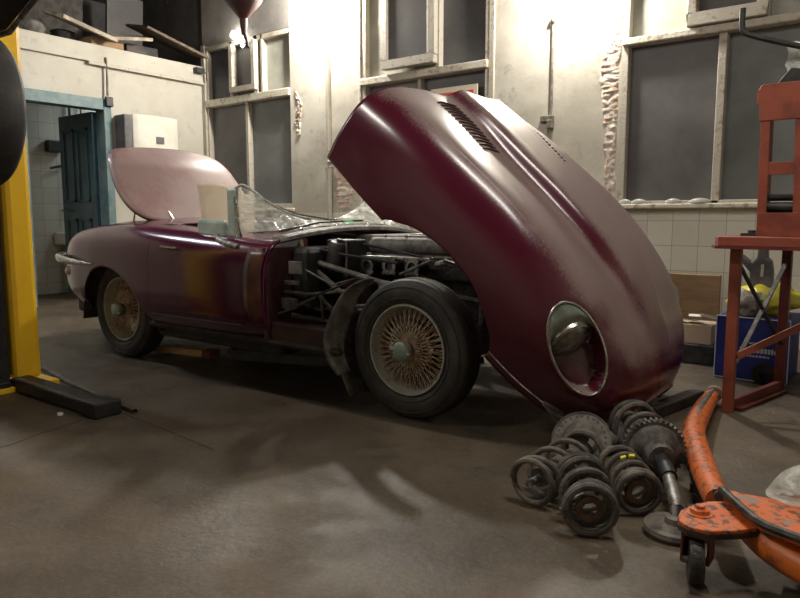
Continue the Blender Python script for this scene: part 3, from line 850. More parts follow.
MB().grid(rows).build('scuttle_lip', M['dustgrey'], car, smooth=50, solid=.008)
T = [  # picture-frame tubes
    [(-.86,-.52,.74), (-.35,-.44,.62), (.22,-.36,.55)], [(-.86,-.60,.42), (-.30,-.46,.36), (.22,-.36,.30)],
    [(-.86,-.52,.74), (-.30,-.46,.36)], [(-.35,-.44,.62), (-.30,-.46,.36)], [(.22,-.36,.55), (.22,-.36,.30)], [(-.35,-.44,.62), (.22,-.36,.30)],
    [(.22,-.36,.55), (.22,.36,.55)], [(.22,-.36,.30), (.22,.36,.30)],
    [(-.86,.52,.74), (.22,.36,.55)], [(-.86,.60,.42), (.22,.36,.30)], [(.22,.36,.55), (.22,.36,.30)],
    [(.22,-.30,.50), (.60,-.22,.30)], [(.22,.30,.50), (.60,.22,.30)], [(.22,-.30,.32), (.60,-.22,.26)], [(.22,.30,.32), (.60,.22,.26)], [(.60,-.24,.28), (.60,.24,.28)]]
for t in T: MB().tube(t, .016, 8).build('frame_tube', M['dustgrey'], car)
# engine
eng = MB().box((-.66,-.16,.34), (.12,.16,.62)).box((-.60,-.20,.24), (.08,.20,.36)).build('engine_block', M['grease'], car, smooth=0, bevel=.02)
MB().box((-.68,-.20,.62), (.14,.20,.76)).build('cylinder_head', M['grease'], eng, smooth=0, bevel=.015)
for y in (-.135, .135):
    MB().tube([(-.66,y,.79), (-.64,y,.80), (.10,y,.80), (.13,y,.79)], [.03,.052,.052,.03], 12).build('cam_cover', M['dustgrey'], eng)
    for k in range(5): MB().lathe([(.009,0),(.009,.012),(0,.014)], axis_m((-.56+k*.15, y, .85), (0,0,1)), 8).build('cover_nut', M['chrome'], eng)
MB().box((-.66,-.31,.735), (-.13,-.26,.752)).build('fuel_rail', M['alloy'], car, smooth=0, bevel=.004)
for k, x in enumerate((-.556, -.399, -.243)):
    im = MB().tube([(x,-.18,.68), (x,-.24,.695), (x,-.30,.697)], [.036,.034,.034], 14).build('intake_stub', M['grease'], car)
    fl = MB()
    sq = [(math.cos(2*PI*j/24+PI/4), math.sin(2*PI*j/24+PI/4)) for j in range(24)]
    fl.lathe([(.027,-.006),(.046,-.006),(.046,.006),(.027,.006)], axis_m((x,-.308,.697), (0,-1,0)), 20, close=True)
    for (dx, dz) in ((.036,.036),(-.036,.036),(.036,-.036),(-.036,-.036)):
        fl.lathe([(.011,-.006),(.011,.008),(0,.010)], axis_m((x+dx,-.308,.697+dz), (0,-1,0)), 8)
    fl.build('intake_flange', M['alloy'], car)
MB().tube([(-.5,.2,.66), (-.5,.34,.6), (-.45,.38,.42), (-.6,.38,.22), (-1.0,.36,.18)], .03, 10).build('exhaust_pipe', M['rustring'], car)
MB().box((-.86,-.05,.80), (-.30,.42,.86)).build('heater_duct', M['dustgrey'], car, smooth=0, bevel=.01)
MB().box((-.50,.05,.80), (.12,.30,.87)).build('air_box', M['alloy'], car, smooth=0, bevel=.015)
MB().lathe([(.0,0),(.055,0),(.06,.02),(.06,.15),(.05,.17),(.02,.175),(.02,.19),(0,.19)], axis_m((-.70,-.42,.66), (.25,0,1)), 20).build('header_bottle', M['black'], car)
bt = MB().box((-.76,-.42,.62), (-.60,-.26,.84)).build('battery', M['black'], car, smooth=0, bevel=.008)
MB().box((-.752,-.428,.79), (-.608,-.42,.80)).box((-.61,-.428,.64),(-.602,-.42,.83)).build('battery_strap', M['alloy'], bt, smooth=0)
for k, (a, b_, c) in enumerate([((-.80,-.60,.70),(-.6,-.55,.60),(-.45,-.40,.66)), ((-.84,-.5,.80),(-.6,-.45,.76),(-.3,-.36,.72)), ((-.84,-.64,.52),(-.66,-.6,.47),(-.4,-.5,.50)),
        ((-.70,-.62,.46),(-.60,-.66,.56),(-.50,-.52,.62)), ((-.3,-.34,.66),(-.1,-.34,.74),(.1,-.25,.70)), ((-.84,-.3,.84),(-.5,-.28,.80),(-.1,-.3,.74))]):
    MB().tube([Vector(a).lerp(Vector(b_), t/6) if t < 7 else Vector(b_).lerp(Vector(c), (t-6)/6) for t in range(13)], .006+.002*(k % 3), 6).build('hose', M['black'] if k % 2 else M['dustgrey'], car)
MB().tube([(-.06,-.34,.72), (-.0,-.36,.735), (.04,-.34,.72)], .018, 10).build('linkage', M['alloy'], car)
# suspension front and rear
for s in (-1, 1):
    MB().tube([(.22,s*.34,.46), (0,s*.52,.44)], .014, 8).tube([(.22,s*.34,.26), (0,s*.54,.22), (-.15,s*.36,.26)], .018, 8).tube([(0,s*.52,.44),(0,s*.545,.22)], .022, 8).build('wishbone', M['grease'], car)
    MB().tube([(.1,s*.40,.56), (.03,s*.50,.24)], .028, 12).build('front_damper', M['black'], car)
    MB().lathe([(.05,0),(.135,0),(.135,.012),(.05,.012)], axis_m((0,s*.50,.335), (0,s,0)), 24, close=True).build('brake_disc', M['grease'], car)
    MB().tube([(-2.44,s*.15,.33), (-2.44,s*.52,.33)], .03, 10).tube([(-2.30,s*.3,.25),(-2.44,s*.5,.27)], .02, 8).build('half_shaft', M['grease'], car)
    # mud shield behind the front wheel
    rows = []
    for i in range(12):
        a = R(158 + i*5.6)
        rr = .405
        rows.append([(rr*math.cos(a)-.0+k_*-.0, s*(.44+.05*k_), .335+rr*math.sin(a)-.0+.01*math.sin(k_*2+i)) for k_ in range(7)])
    MB().grid(rows).build('mud_shield', M['dustgrey'], car, smooth=60, solid=.005)
    rows = []
    for i in range(15):
        a = R(114 + i*6.4); ro = pinterp([114,130,145,160,175,190,204], [.372,.395,.42,.44,.448,.435,.405], 114+i*6.4)
        rows.append([((.352+(ro-.352)*k_/5)*math.cos(a), s*(.725+.014*math.sin(k_*1.3+i*.7)+.010*k_), .337+(.352+(ro-.352)*k_/5)*math.sin(a)) for k_ in range(6)])
    MB().grid(rows).build('shield_flange', M['dustgrey'], car, smooth=60, solid=.005)
MB().box((-2.6,-.16,.22), (-2.30,.16,.42)).build('differential', M['grease'], car, smooth=0, bevel=.03)
MB().tube([(-.3,0,.3),(-2.3,0,.32)], .04, 10).build('propeller_shaft', M['under'], car)
MB().tube([(-2.9,-.08,.28),(-3.5,-.08,.34),(-3.75,-.08,.38)], .026, 12).tube([(-2.9,.08,.28),(-3.5,.08,.34),(-3.75,.08,.38)], .026, 12).build('tail_pipe', M['chrome'], car)

# --- wire wheels
def make_wheel(parent):
    """axis along local -Y (outward), centred at origin"""
    w = bpy.data.objects.new('wheel', None); COL.objects.link(w); w.parent = parent
    A = Matrix.Rotation(R(90), 4, 'X')          # local z -> -y (outward)
    ty = [(.216,.055),(.222,.068),(.236,.080),(.262,.088),(.290,.087),(.306,.080),(.318,.072),(.328,.066),(.334,.055),(.3375,.035),(.339,0),
          (.3375,-.035),(.334,-.055),(.328,-.066),(.306,-.080),(.27,-.087),(.236,-.080),(.216,-.055)]
    t = MB().lathe(ty, A, 72, close=True)
    tyre = t.build('tyre', M['rubber'], w, smooth=50)
    for rr, hh in ((.247,.0845), (.300,.084)):
        MB().lathe([(rr-.003,hh-.001),(rr-.001,hh+.003),(rr+.002,hh+.003),(rr+.004,hh-.002)], A, 64, close=True).build('sidewall_ring', M['rubber'], w)
    for hh in (-.03, -.01, .01, .03):
        MB().lathe([(.3375,hh-.002),(.3402,hh-.0035),(.3408,hh),(.3402,hh+.0035),(.3375,hh+.002)], A, 72, close=True).build('tread_rib', M['rubber'], w)
    MB().lathe([(.216,.058),(.221,.072),(.218,.080),(.211,.080),(.207,.068),(.204,.050),(.199,.035),(.192,.028),(.190,.0),(.192,-.03),(.200,-.05),(.212,-.068),(.219,-.062),(.206,-.045),(.198,-.025),(.196,.0),(.200,.022),(.208,.045),(.212,.055)], A, 64, close=True).build('rim', M['rim'], w, smooth=50)
    sp = MB()
    n = 36
    for k in range(n):
        a = 2*PI*k/n
        for (ra, za, rb, zb, da) in ((.200,.040,.038,.068,.55), (.200,.040,.038,.068,-.55), (.193,.005,.050,.000,.40), (.193,-.005,.050,-.03,-.40)):
            if za < .02 and k % 2: pass
            a2 = a + (PI/n if da < 0 else 0)
            p = A @ Vector((ra*math.cos(a2), ra*math.sin(a2), za)); q = A @ Vector((rb*math.cos(a2+da), rb*math.sin(a2+da), zb))
            sp.tube([p, q], .0023, 5, caps=False)
    sp.build('spokes', M['spoke'], w)
    MB().lathe([(.040,-.07),(.056,-.05),(.050,-.02),(.040,.02),(.036,.06),(.040,.072),(.036,.085),(0,.085)], A, 24).build('hub', M['rustring'], w)
    nut = MB().lathe([(.034,.08),(.046,.088),(.049,.10),(.048,.118),(.040,.128),(.016,.132),(0,.132)], A, 28)
    for s in (0, PI):
        c_, s_ = math.cos(s), math.sin(s)
        nut.tube([A @ Vector((.02*c_, .02*s_, .112)), A @ Vector((.045*c_, .045*s_, .118)), A @ Vector((.056*c_, .056*s_, .124))], [.014,.011,.006], 8)
    nut.build('hub_nut', M['nut'], w, smooth=50)
    return w
w0 = make_wheel(car)
w0.location = (0, -.615, .337)
places = [((-2.44,-.615,.337), 0), ((0,.615,.337), PI), ((-2.44,.615,.337), PI)]
for loc, rz in places:
    c = copy_tree(w0, car); c.location = loc; c.rotation_euler = (0, .5, rz)
w0.rotation_euler = (0, .2, R(0))

# --- windscreen remains: right-hand pillar and glass
pts = [(-1.17,-.70,.84), (-1.185,-.70,.95), (-1.20,-.695,1.05), (-1.20,-.685,1.13)]
MB().tube(pts, [.02,.016,.014,.012], 10).build('windscreen_pillar', M['chrome'], car)
rows = []
for i in range(13):
    t = i/12
    rows.append([Vector((-1.19-.075*v_-.03*math.sin(PI*v_)*0, -.70+.0*v_, .845+.285*t)) for v_ in (0,.2,.4,.6,.8,1)])
MB().grid(rows).build('quarter_glass', M['tealmirror'], car, smooth=60, solid=.006)
MB().box((-.125,-.02,-.055), (.125,.02,.055), Matrix.Translation((-1.41,-.70,.895)) @ Matrix.Rotation(R(3), 4, 'Y')).build('wind_deflector', M['tealmirror'], car, smooth=0, bevel=.018, label='pale grey-green rounded plastic panel by the windscreen pillar')
MB().tube([(-1.32,-.735,.86), (-1.28,-.76,.835), (-1.20,-.765,.815), (-1.10,-.77,.80)], [.014,.02,.022,.018], 10).build('hinge_arm', M['alloy'], car)
# small wiper spindles and washer jets along the scuttle
for y in (-.45, -.15, .15):
    MB().lathe([(.016,0),(.016,.02),(.01,.03),(0,.032)], axis_m((-.93, y, .90-.05*abs(y)), (0,0,1)), 12).build('wiper_spindle', M['chrome'], car)
MB().tube([(-.95,-.60,.885), (-.93,-.3,.935), (-.93,.1,.945)], .007, 6).build('wiper_arm', M['black'], car)
MB().tube([(-1.08,-.50,1.03), (-1.05,-.38,.985), (-1.02,-.1,.95), (-1.0,.08,.94)], .006, 6).build('screen_seal', M['oldwood'], car)

# polythene draped over the windscreen base
def crumple(name, edge_top, edge_bot, n, m, amp, seed, mk, parent=None, th=0, frq=6):
    rows = []
    top = crom([Vector(p) for p in edge_top], 12); bot = crom([Vector(p) for p in edge_bot], 12)
    top = resample(top, n); bot = resample(bot, n)
    for i in range(n):
        row = []
        for j in range(m):
            t = j/(m-1); p = top[i].lerp(bot[i], t)
            w = .25+.75*math.sin(PI*min(max(t, .0), 1))
            row.append(p + Vector((noise.noise(p*frq+Vector((seed,0,0))), noise.noise(p*frq+Vector((0,seed,0))), noise.noise(p*frq*1.3+Vector((0,0,seed)))))*amp*w*2
                       + Vector((abs(noise.noise(p*frq*2.3+Vector((seed,9,0)))),)*3)*amp*.8*w)
        rows.append(row)
    return MB().grid(rows).build(name, M[mk], parent, smooth=55, solid=th)
ps = crumple('plastic_sheet', [(-1.18,-.69,1.135), (-1.16,-.66,1.14), (-1.10,-.62,1.10), (-1.06,-.55,1.045), (-1.02,-.42,.975), (-.99,-.22,.945), (-.98,-.05,.94)],
             [(-1.16,-.70,.87), (-1.12,-.66,.88), (-1.06,-.6,.885), (-1.0,-.5,.89), (-.97,-.38,.90), (-.96,-.22,.912), (-.96,-.05,.92)], 60, 24, .011, 3, 'poly', frq=3.5)
MB().tube(crom([Vector(p) for p in [(-1.19,-.70,1.13), (-1.17,-.67,1.145), (-1.12,-.63,1.11), (-1.08,-.57,1.055), (-1.03,-.44,.985), (-1.0,-.30,.955)]], 6), .008, 8).build('folded_edge', M['polyedge'], ps)  # bright tube added as the highlight along the film's top edge
tag(ps, 'clear polythene film draped from the windscreen pillar down to the scuttle', 'plastic sheet')
ps2 = crumple('plastic_sheet', [(-1.10,-.05,.95), (-1.15,.10,.955), (-1.15,.30,1.03), (-1.15,.48,1.11), (-1.10,.60,1.12), (-1.02,.64,1.03)],
              [(-.97,-.05,.925), (-.96,.10,.925), (-.95,.30,.92), (-.95,.48,.90), (-.95,.60,.89), (-.95,.64,.88)], 50, 24, .015, 12, 'poly', frq=4)
tag(ps2, 'crumpled clear polythene heaped behind the scuttle beneath the raised bonnet', 'plastic sheet')
gs = crumple('plastic_scrap', [(-.925,-.10,.940), (-.92,-.06,.947), (-.92,-.02,.942)], [(-.90,-.10,.932), (-.895,-.06,.932), (-.895,-.02,.932)], 10, 6, .01, 4, 'sheetgreen')
tag(gs, 'small green scrap lying on the scuttle by the polythene', 'scrap')
# cream card behind the windscreen
cs = MB(); rows = []
for i in range(14):
    t = i/13
    rows.append([Vector((-1.76-.05*t+.03*math.sin(3*u), -.50+.44*u, .88+.30*t*(1-.15*u)+.02*math.sin(u*5))) for u in [k/11 for k in range(12)]])
csx = cs.grid(rows).build('cream_card', M['cream'], smooth=60, solid=.004)
tag(csx, 'cream card sheet standing in the cockpit in front of the boot lid', 'card')

# ---------------------------------------------------------------- coil springs and struts
def spring_pts(p, q, rad, turns, n=26, flat=1.05, rad2=None):
    p = Vector(p); q = Vector(q); d_ = (q-p); L_ = d_.length; Mx = axis_m(p, d_)
    out = []; rad2 = rad2 or rad
    N_ = int(turns*n)
    for i in range(N_+1):
        t = i/N_
        # ends closed flat
        tt = t
        e = flat/turns
        if t < e: h = t/e*.14*e
        elif t > 1-e: h = 1-(1-t)/e*.14*e
        else: h = .14*e + (t-e)/(1-2*e)*(1-.28*e)
        a = 2*PI*turns*t
        r_ = rad+(rad2-rad)*t
        out.append(Mx @ Vector((r_*math.cos(a), r_*math.sin(a), h*L_)))
    return out
def spring(p, q, rad, wire, turns, mk, label, name='coil_spring', group='suspension springs and struts piled on the floor', extra=None, rad2=None):
    c = (Vector(p)+Vector(q))/2
    root = empty(name, (c.x, c.y, 0), label, 'spring', group)
    MB().tube(spring_pts(p, q, rad, turns, rad2=rad2), wire, 8).build('coil', M[mk], root)
    if extra: extra(root, Vector(p), Vector(q))
    rebase(root)
    return root
def ex_rust(root, p, q):
    d_ = (q-p).normalized()
    MB().lathe([(.022,-.01),(.040,-.008),(.044,.006),(.036,.016),(.024,.010)], axis_m(p+d_*.012, d_), 24, close=True).build('bump_stop', M['rustring'], root)
    MB().lathe([(.05,0),(.068,.0),(.070,.01),(.05,.014)], axis_m(p+d_*.035, d_), 28, close=True).build('spring_seat', M['spring'], root)
# left: big open spring, seen along its side
def ex_left(root, p, q):
    d_ = (q-p).normalized()
    MB().tube([p+d_*.05, q], .034, 16).build('damper_body', M['spring'], root)
    MB().tube([p-d_*.02, p+d_*.06], .012, 10).build('damper_rod', M['alloy'], root)
spring((.925,-1.235,.083), (.955,-.85,.092), .074, .0105, 5.4, 'spring', 'widely wound grey-brown coil spring, furthest left of the springs on the floor', extra=ex_left)
# perforated spring plate behind it
root = empty('spring_plate', (.905,-.76,0), 'dusty round plate ringed with small holes, standing behind the left springs', 'plate')
Mx = axis_m((.905,-.76,.098), (.12,-.80,.60))
pl = MB().lathe([(.035,.02),(.06,.018),(.075,.0),(.105,-.004),(.115,.004),(.115,.010),(.105,.004),(.075,.008),(.06,.026),(.035,.028)], Mx, 40, close=True)
pl.build('dish', M['spring'], root)
for k in range(26):
    a = 2*PI*k/26
    MB().lathe([(.0045,.0),(.0045,.0065),(0,.0065)], Mx @ Matrix.Translation((.094*math.cos(a), .094*math.sin(a), .0)), 8).build('hole', M['black'], root)
rebase(root)
# dark tight springs in front
spring((1.17,-1.34,.088), (1.04,-1.10,.090), .074, .0125, 4.6, 'springdark', 'dark tightly wound coil spring facing the camera with a rusty ring inside', extra=ex_rust)
def ex_mark(root, p, q):
    ex_rust(root, p, q)
    d_ = (q-p).normalized(); Mx = axis_m(p+d_*.10, d_)
    up = (Mx.to_3x3().inverted() @ Vector((.0,-.25,1))); a0 = math.atan2(up.y, up.x)
    for k in (-.18, .16):
        a = a0+k
        MB().tube([Mx @ Vector((.0855*math.cos(a+j*.05), .0855*math.sin(a+j*.05), .012*k)) for j in range(-2, 3)], .0075, 6).build('paint_mark', M['yellowmark'], root)
spring((1.24,-1.10,.080), (1.10,-.90,.083), .066, .0105, 5.2, 'spring', 'coil spring with two yellow paint marks, right of the dark front spring', extra=ex_mark)
# strut with big dark spring and toothed perch, tube and foot towards the jack
root = empty('suspension_strut', (1.17,-.72,0), 'black suspension strut with thick coil, toothed ring and bare metal tube', 'strut', 'suspension springs and struts piled on the floor')
p0, p1 = Vector((1.01,-.47,.115)), Vector((1.175,-.745,.117))
MB().tube(spring_pts(p0, p1, .088, 4.2), .0125, 8).build('coil', M['springdark'], root)
d_ = (p1-p0).normalized()
g = MB(); Mx = axis_m(p1, d_)
poly = []
for k in range(144):
    a = 2*PI*k/144; r_ = .114 if (k//2) % 2 else .105
    poly.append((r_*math.cos(a), r_*math.sin(a)))
g.prism(poly, -.01, .022, Mx); g.build('toothed_ring', M['springdark'], root, smooth=0)
MB().lathe([(.095,.02),(.08,.045),(.052,.06),(.05,.10),(.046,.12)], Mx, 28).build('perch', M['springdark'], root)
MB().tube([p1+d_*.10, Vector((1.285,-.93,.090))], .027, 18).build('damper_tube', M['black'], root)
MB().tube([Vector((1.27,-.90,.094)), Vector((1.36,-1.105,.055))], .021, 18).build('damper_rod', M['alloy'], root)
MB().tube([p0-d_*.06, p0+d_*.2], .035, 14).build('damper_body', M['spring'], root)
rebase(root)
root = empty('flange_disc', (1.375,-1.15,0), 'flat round dusty flange plate lying under the tip of the jack plate', 'disc')
MB().lathe([(.0,.0),(.085,.0),(.092,.012),(.088,.024),(.06,.022),(.05,.03),(.03,.032),(.026,.05),(0,.052)], axis_m((1.365,-1.155,.004), (0.02,-.02,1)), 36).build('flange', M['spring'], root)
MB().tube([(1.365,-1.15,.04), (1.35,-1.10,.06)], .018, 12).build('stub', M['grease'], root)
rebase(root)
sm = MB().tube([(.93,-.62,.035), (1.02,-.52,.11), (1.05,-.47,.15)], [.032,.03,.026], 14).build('damper', M['spring'])
tag(sm, 'short dusty metal cylinder between the left springs and the black strut', 'damper')
bk = MB().tube([(1.03,-1.24,.015), (1.05,-1.2,.045), (1.07,-1.15,.05)], .008, 8).build('bracket', M['alloy'], bevel=.002)
tag(bk, 'small bright metal bracket between the two front springs', 'bracket')
for (x, y, r_) in [(1.375,-.98,.020), (1.335,-.78,.018), (1.27,-.56,.02), (1.36,-.86,.016), (1.24,-.50,.018)]:
    bb = MB().lathe([(r_*.5,0),(r_,0),(r_,.025),(r_*.5,.025)], axis_m((x,y,.002), (random.random()*.1,random.random()*.1,1)), 12, close=True).build('washer', M['grease'])
    tag(bb, 'small greasy metal collar lying between the black strut and the orange jack', 'washer', 'greasy collars beside the strut')

# ---------------------------------------------------------------- orange garage crane / jack at right
jk = empty('trolley_jack', (1.6,-1.1,0), 'worn orange trolley jack with cranked tubular arm and small caster', 'jack')
arm = [(1.115,.45,.050), (1.135,.22,.055), (1.165,-.03,.063), (1.19,-.20,.070), (1.212,-.32,.076), (1.24,-.43,.082), (1.31,-.64,.090), (1.385,-.87,.106), (1.455,-1.07,.125), (1.485,-1.15,.132)]
MB().tube(arm, [.036,.043,.046,.046,.047,.047,.045,.042,.040,.038], 18).build('arm', M['orange'], jk)
MB().tube([Vector(p)+Vector((.004,-.008,.036-.002*k)) for k, p in enumerate(arm)], [.008]+[.016]*(len(arm)-1), 12).build('worn_strip', M['dustgrey'], jk)
MB().lathe([(.030,0),(.040,.004),(.040,.03),(.018,.034),(.016,.05),(0,.052)], axis_m((1.12,.47,.055), (-.05,1,.1)), 16).build('arm_end', M['boardedge'], jk)
plp = [(1.432,-1.39),(1.428,-1.345),(1.445,-1.29),(1.475,-1.235),(1.52,-1.20),(1.57,-1.25),(1.62,-1.335),(1.575,-1.39),(1.52,-1.435),(1.475,-1.44),(1.445,-1.42)]
MB().prism(plp, .148, .160).build('caster_plate', M['orange'], jk, smooth=0, bevel=.003)
MB().prism([(1.5+(x-1.5)*1.02, -1.32+(y+1.32)*1.02) for x, y in plp], .136, .148).build('plate_edge', M['grease'], jk, smooth=0)
MB().lathe([(.0,.020),(.012,.020),(.013,.012),(.024,.010),(.026,.0),(.036,-.001),(.036,-.004)], axis_m((1.475,-1.335,.163), (0,0,1)), 18).build('bolt', M['orange'], jk)
# caster
MB().box((1.452,-1.43,.055),(1.459,-1.37,.14)).build('caster_fork', M['darkred'], jk, smooth=0, bevel=.002)
MB().box((1.515,-1.42,.055),(1.523,-1.36,.14)).build('caster_fork', M['darkred'], jk, smooth=0, bevel=.002)
MB().box((1.452,-1.43,.128),(1.523,-1.36,.137)).build('caster_top', M['darkred'], jk, smooth=0, bevel=.002)
Mx = axis_m((1.488,-1.415,.0625), (1,0.35,0))
MB().lathe([(.012,-.020),(.058,-.018),(.0625,-.010),(.0625,.010),(.058,.018),(.012,.020)], Mx, 32, close=True).build('caster_wheel', M['grease'], jk)
MB().lathe([(.0,-.034),(.010,-.034),(.010,.034),(0,.034)], Mx, 12).build('axle', M['alloy'], jk)
# deck of the body running out to the right, with curved dark rim and tubular side
top = [(1.505,-1.205),(1.57,-1.295),(1.63,-1.37),(1.73,-1.41),(1.85,-1.43),(2.05,-1.44),(2.25,-1.20),(2.05,-1.05),(1.80,-1.12),(1.69,-1.155),(1.60,-1.175),(1.52,-1.18)]
MB().prism(top, .165, .185).build('deck', M['orange'], jk, smooth=0, bevel=.004)
rim = crom([Vector((x, y, .188)) for x, y in [(1.50,-1.195),(1.535,-1.25),(1.575,-1.305),(1.63,-1.37),(1.73,-1.41),(1.85,-1.43),(2.05,-1.44)]], 8)
MB().tube(rim, .012, 8).build('deck_rim', M['grease'], jk)
MB().tube(crom([Vector(p) for p in [(1.585,-1.25,.125),(1.65,-1.32,.112),(1.73,-1.37,.103),(1.86,-1.42,.10),(2.1,-1.46,.10)]], 8), [.02]+[.044]*31+[.044], 16).build('side_tube', M['orange2'], jk)
MB().tube([(1.66,-1.20,.10), (1.85,-1.14,.10), (2.1,-1.08,.10)], .035, 12).build('side_tube', M['orange2'], jk)
MB().box((1.62,-1.30,.08),(1.72,-1.19,.165)).build('deck_support', M['grease'], jk, smooth=0, bevel=.01)
for (x, y) in ((2.1,-1.40),(2.1,-1.12)):
    MB().lathe([(.012,-.02),(.055,-.018),(.060,-.010),(.060,.010),(.055,.018),(.012,.020)], axis_m((x,y,.06), (0,1,0)), 28, close=True).build('rear_wheel', M['grease'], jk)
MB().tube([(2.15,-1.2,.18),(2.5,-1.15,.6),(2.8,-1.1,1.0)], .018, 10).build('handle', M['orange'], jk)
rebase(jk)
bag = crumple('plastic_bag', [(1.605,-1.165,.20), (1.632,-1.165,.25), (1.67,-1.165,.285), (1.74,-1.165,.30), (1.84,-1.165,.26)], [(1.615,-1.19,.192), (1.65,-1.21,.192), (1.72,-1.22,.192), (1.78,-1.22,.192), (1.85,-1.22,.192)], 30, 16, .014, 21, 'poly', frq=14)
tag(bag, 'crumpled clear plastic bag lying on the orange jack at the right edge', 'plastic bag')

# low dark metal beam behind the springs
bm_ = MB().bar((.93,.02,.03), (1.03,.52,.03), .075, .055).build('steel_offcut', M['grease'], smooth=0, bevel=.006)
tag(bm_, 'dark low steel bar lying on the floor beneath the bonnet nose beside the jack arm', 'steel bar')

# ---------------------------------------------------------------- workshop press
pr = empty('workshop_press', (1.3,.7,0), 'red steel workshop press on a tall red stand in front of the tiled wall', 'press')
def leg(x, y, h, mk='red'):
    return MB().box((x-.024,y-.030,0), (x+.024,y+.030,h)).build('leg', M[mk], pr, smooth=0, bevel=.003)
leg(1.205,.38,.83); leg(1.34,1.02,.83,'darkred'); leg(1.80,.30,.83); leg(1.92,.95,.83,'darkred')
MB().prism([(1.10,.40),(1.14,.28),(1.90,.18),(2.0,1.08),(1.28,1.14)], .828, .872).build('table_top', M['red'], pr, smooth=0, bevel=.003)
MB().prism([(1.085,.40),(1.13,.265),(1.90,.165),(2.0,1.08),(1.28,1.14)], .815, .828).build('table_lip', M['darkred'], pr, smooth=0)
MB().bar((1.21,.40,.03), (1.345,1.0,.03), .03, .055).build('foot_rail', M['darkred'], pr, smooth=0, bevel=.003)
MB().bar((1.245,.42,.012), (1.375,1.0,.012), .035, .012).build('foot_rail', M['darkred'], pr, smooth=0)
MB().bar((1.80,.32,.03), (1.92,.95,.03), .03, .055).build('foot_rail', M['darkred'], pr, smooth=0)
MB().bar((1.23,.40,.28), (1.92,.93,.70), .035, .012, up=(0,1,.2)).build('brace', M['red'], pr, smooth=0)
MB().bar((1.34,1.0,.72), (1.22,.42,.24), .022, .01).build('brace', M['dustgrey'], pr, smooth=0)
MB().bar((1.22,.42,.72), (1.34,1.0,.26), .018, .01).build('brace', M['black'], pr, smooth=0)
# upright frame: front plate with two openings, side plate
def plate_with_holes(x0, x1, z0, z1, holes, y0, y1, mk, name='upright_plate'):
    mb = MB(); zs = z0
    xa, xb = holes[0][0], holes[0][1]
    mb.box((x0,y0,z0),(xa,y1,z1)).box((xb,y0,z0),(x1,y1,z1))
    prev = z0
    for (a, b_, c, d_) in holes:
        mb.box((xa,y0,prev),(xb,y1,c)); prev = d_
    mb.box((xa,y0,prev),(xb,y1,z1))
    return mb.build(name, M[mk], pr, smooth=0)
Yp = .45
def pf(x, z): return (x, z)
# taper: the plate is wider at its foot
mb = MB()
outer = [(1.335,.872),(1.62,.872),(1.60,1.60),(1.39,1.60),(1.362,1.575),(1.362,1.515),(1.372,1.50)]
def colbar(poly, mk='red', y0=Yp, y1=Yp+.02, nm='upright_plate'):
    if nm == 'column': y0 += .004; y1 -= .004
    if nm == 'cross_plate': y0 += .008; y1 -= .008
    Mm = Matrix(((1,0,0,0),(0,0,-1,0),(0,1,0,0),(0,0,0,1)))
    return MB().prism(poly, -y1, -y0, Mm).build(nm, M[mk], pr, smooth=0, bevel=.002)
colbar([(1.272,.872),(1.312,.872),(1.302,1.46),(1.262,1.46)], nm='column')
colbar([(1.425,.872),(1.50,.872),(1.48,1.46),(1.405,1.46)], nm='column')
colbar([(1.255,1.42),(1.48,1.42),(1.48,1.590),(1.265,1.590),(1.242,1.565),(1.242,1.50),(1.255,1.49)], nm='head_plate')
colbar([(1.30,1.165),(1.425,1.165),(1.425,1.225),(1.30,1.225)], nm='cross_plate')
colbar([(1.272,.872),(1.50,.872),(1.50,.985),(1.272,.985)], nm='base_plate')
MB().bar((1.292,Yp+.10,.872), (1.283,Yp+.10,1.50), .014, .17, up=(0,1,0)).build('side_plate', M['darkred'], pr, smooth=0)
MB().tube([(1.30,Yp+.08,1.01), (1.50,Yp+.08,1.01)], .028, 12).tube([(1.30,Yp+.14,1.06), (1.5,Yp+.14,1.06)], .018, 10).build('roller', M['black'], pr)
MB().box((1.20,Yp+.02,.872), (1.275,Yp+.08,.885)).tube([(1.245,Yp+.05,.885),(1.245,Yp+.05,.90)], .018, 10).build('slide', M['black'], pr)
MB().prism([(0,0),(.07,.09),(.11,.08),(.13,.0)], 0, .03, Matrix(((1,0,0,1.30),(0,0,-1,Yp+.08),(0,1,0,1.575),(0,0,0,1)))).build('pawl', M['black'], pr, smooth=0, bevel=.004)
MB().tube([(1.425,Yp+.06,1.46), (1.43,Yp+.06,1.95)], .018, 12).build('screw', M['black'], pr)
MB().tube(crom([Vector(p) for p in [(1.157,.45,1.955),(1.158,.45,1.875),(1.166,.45,1.845),(1.20,.455,1.825),(1.32,.48,1.78),(1.43,.505,1.745),(1.55,.55,1.72)]], 6), .0135, 10).build('handle', M['black'], pr)
MB().lathe([(0,-.03),(.03,-.03),(.034,0),(.03,.05),(0,.05)], axis_m((1.43,Yp+.06,1.74), (0,0,1)), 14).build('screw_head', M['black'], pr)
rebase(pr)
fb = crumple('plastic_bag', [(1.33,.60,1.78), (1.37,.6,1.80), (1.42,.6,1.78), (1.5,.6,1.76)], [(1.34,.60,1.66), (1.38,.59,1.64), (1.43,.59,1.62), (1.5,.59,1.60)], 16, 12, .016, 31, 'poly', frq=12)
tag(fb, 'small crumpled clear bag hanging on the press beneath its handle', 'plastic bag')

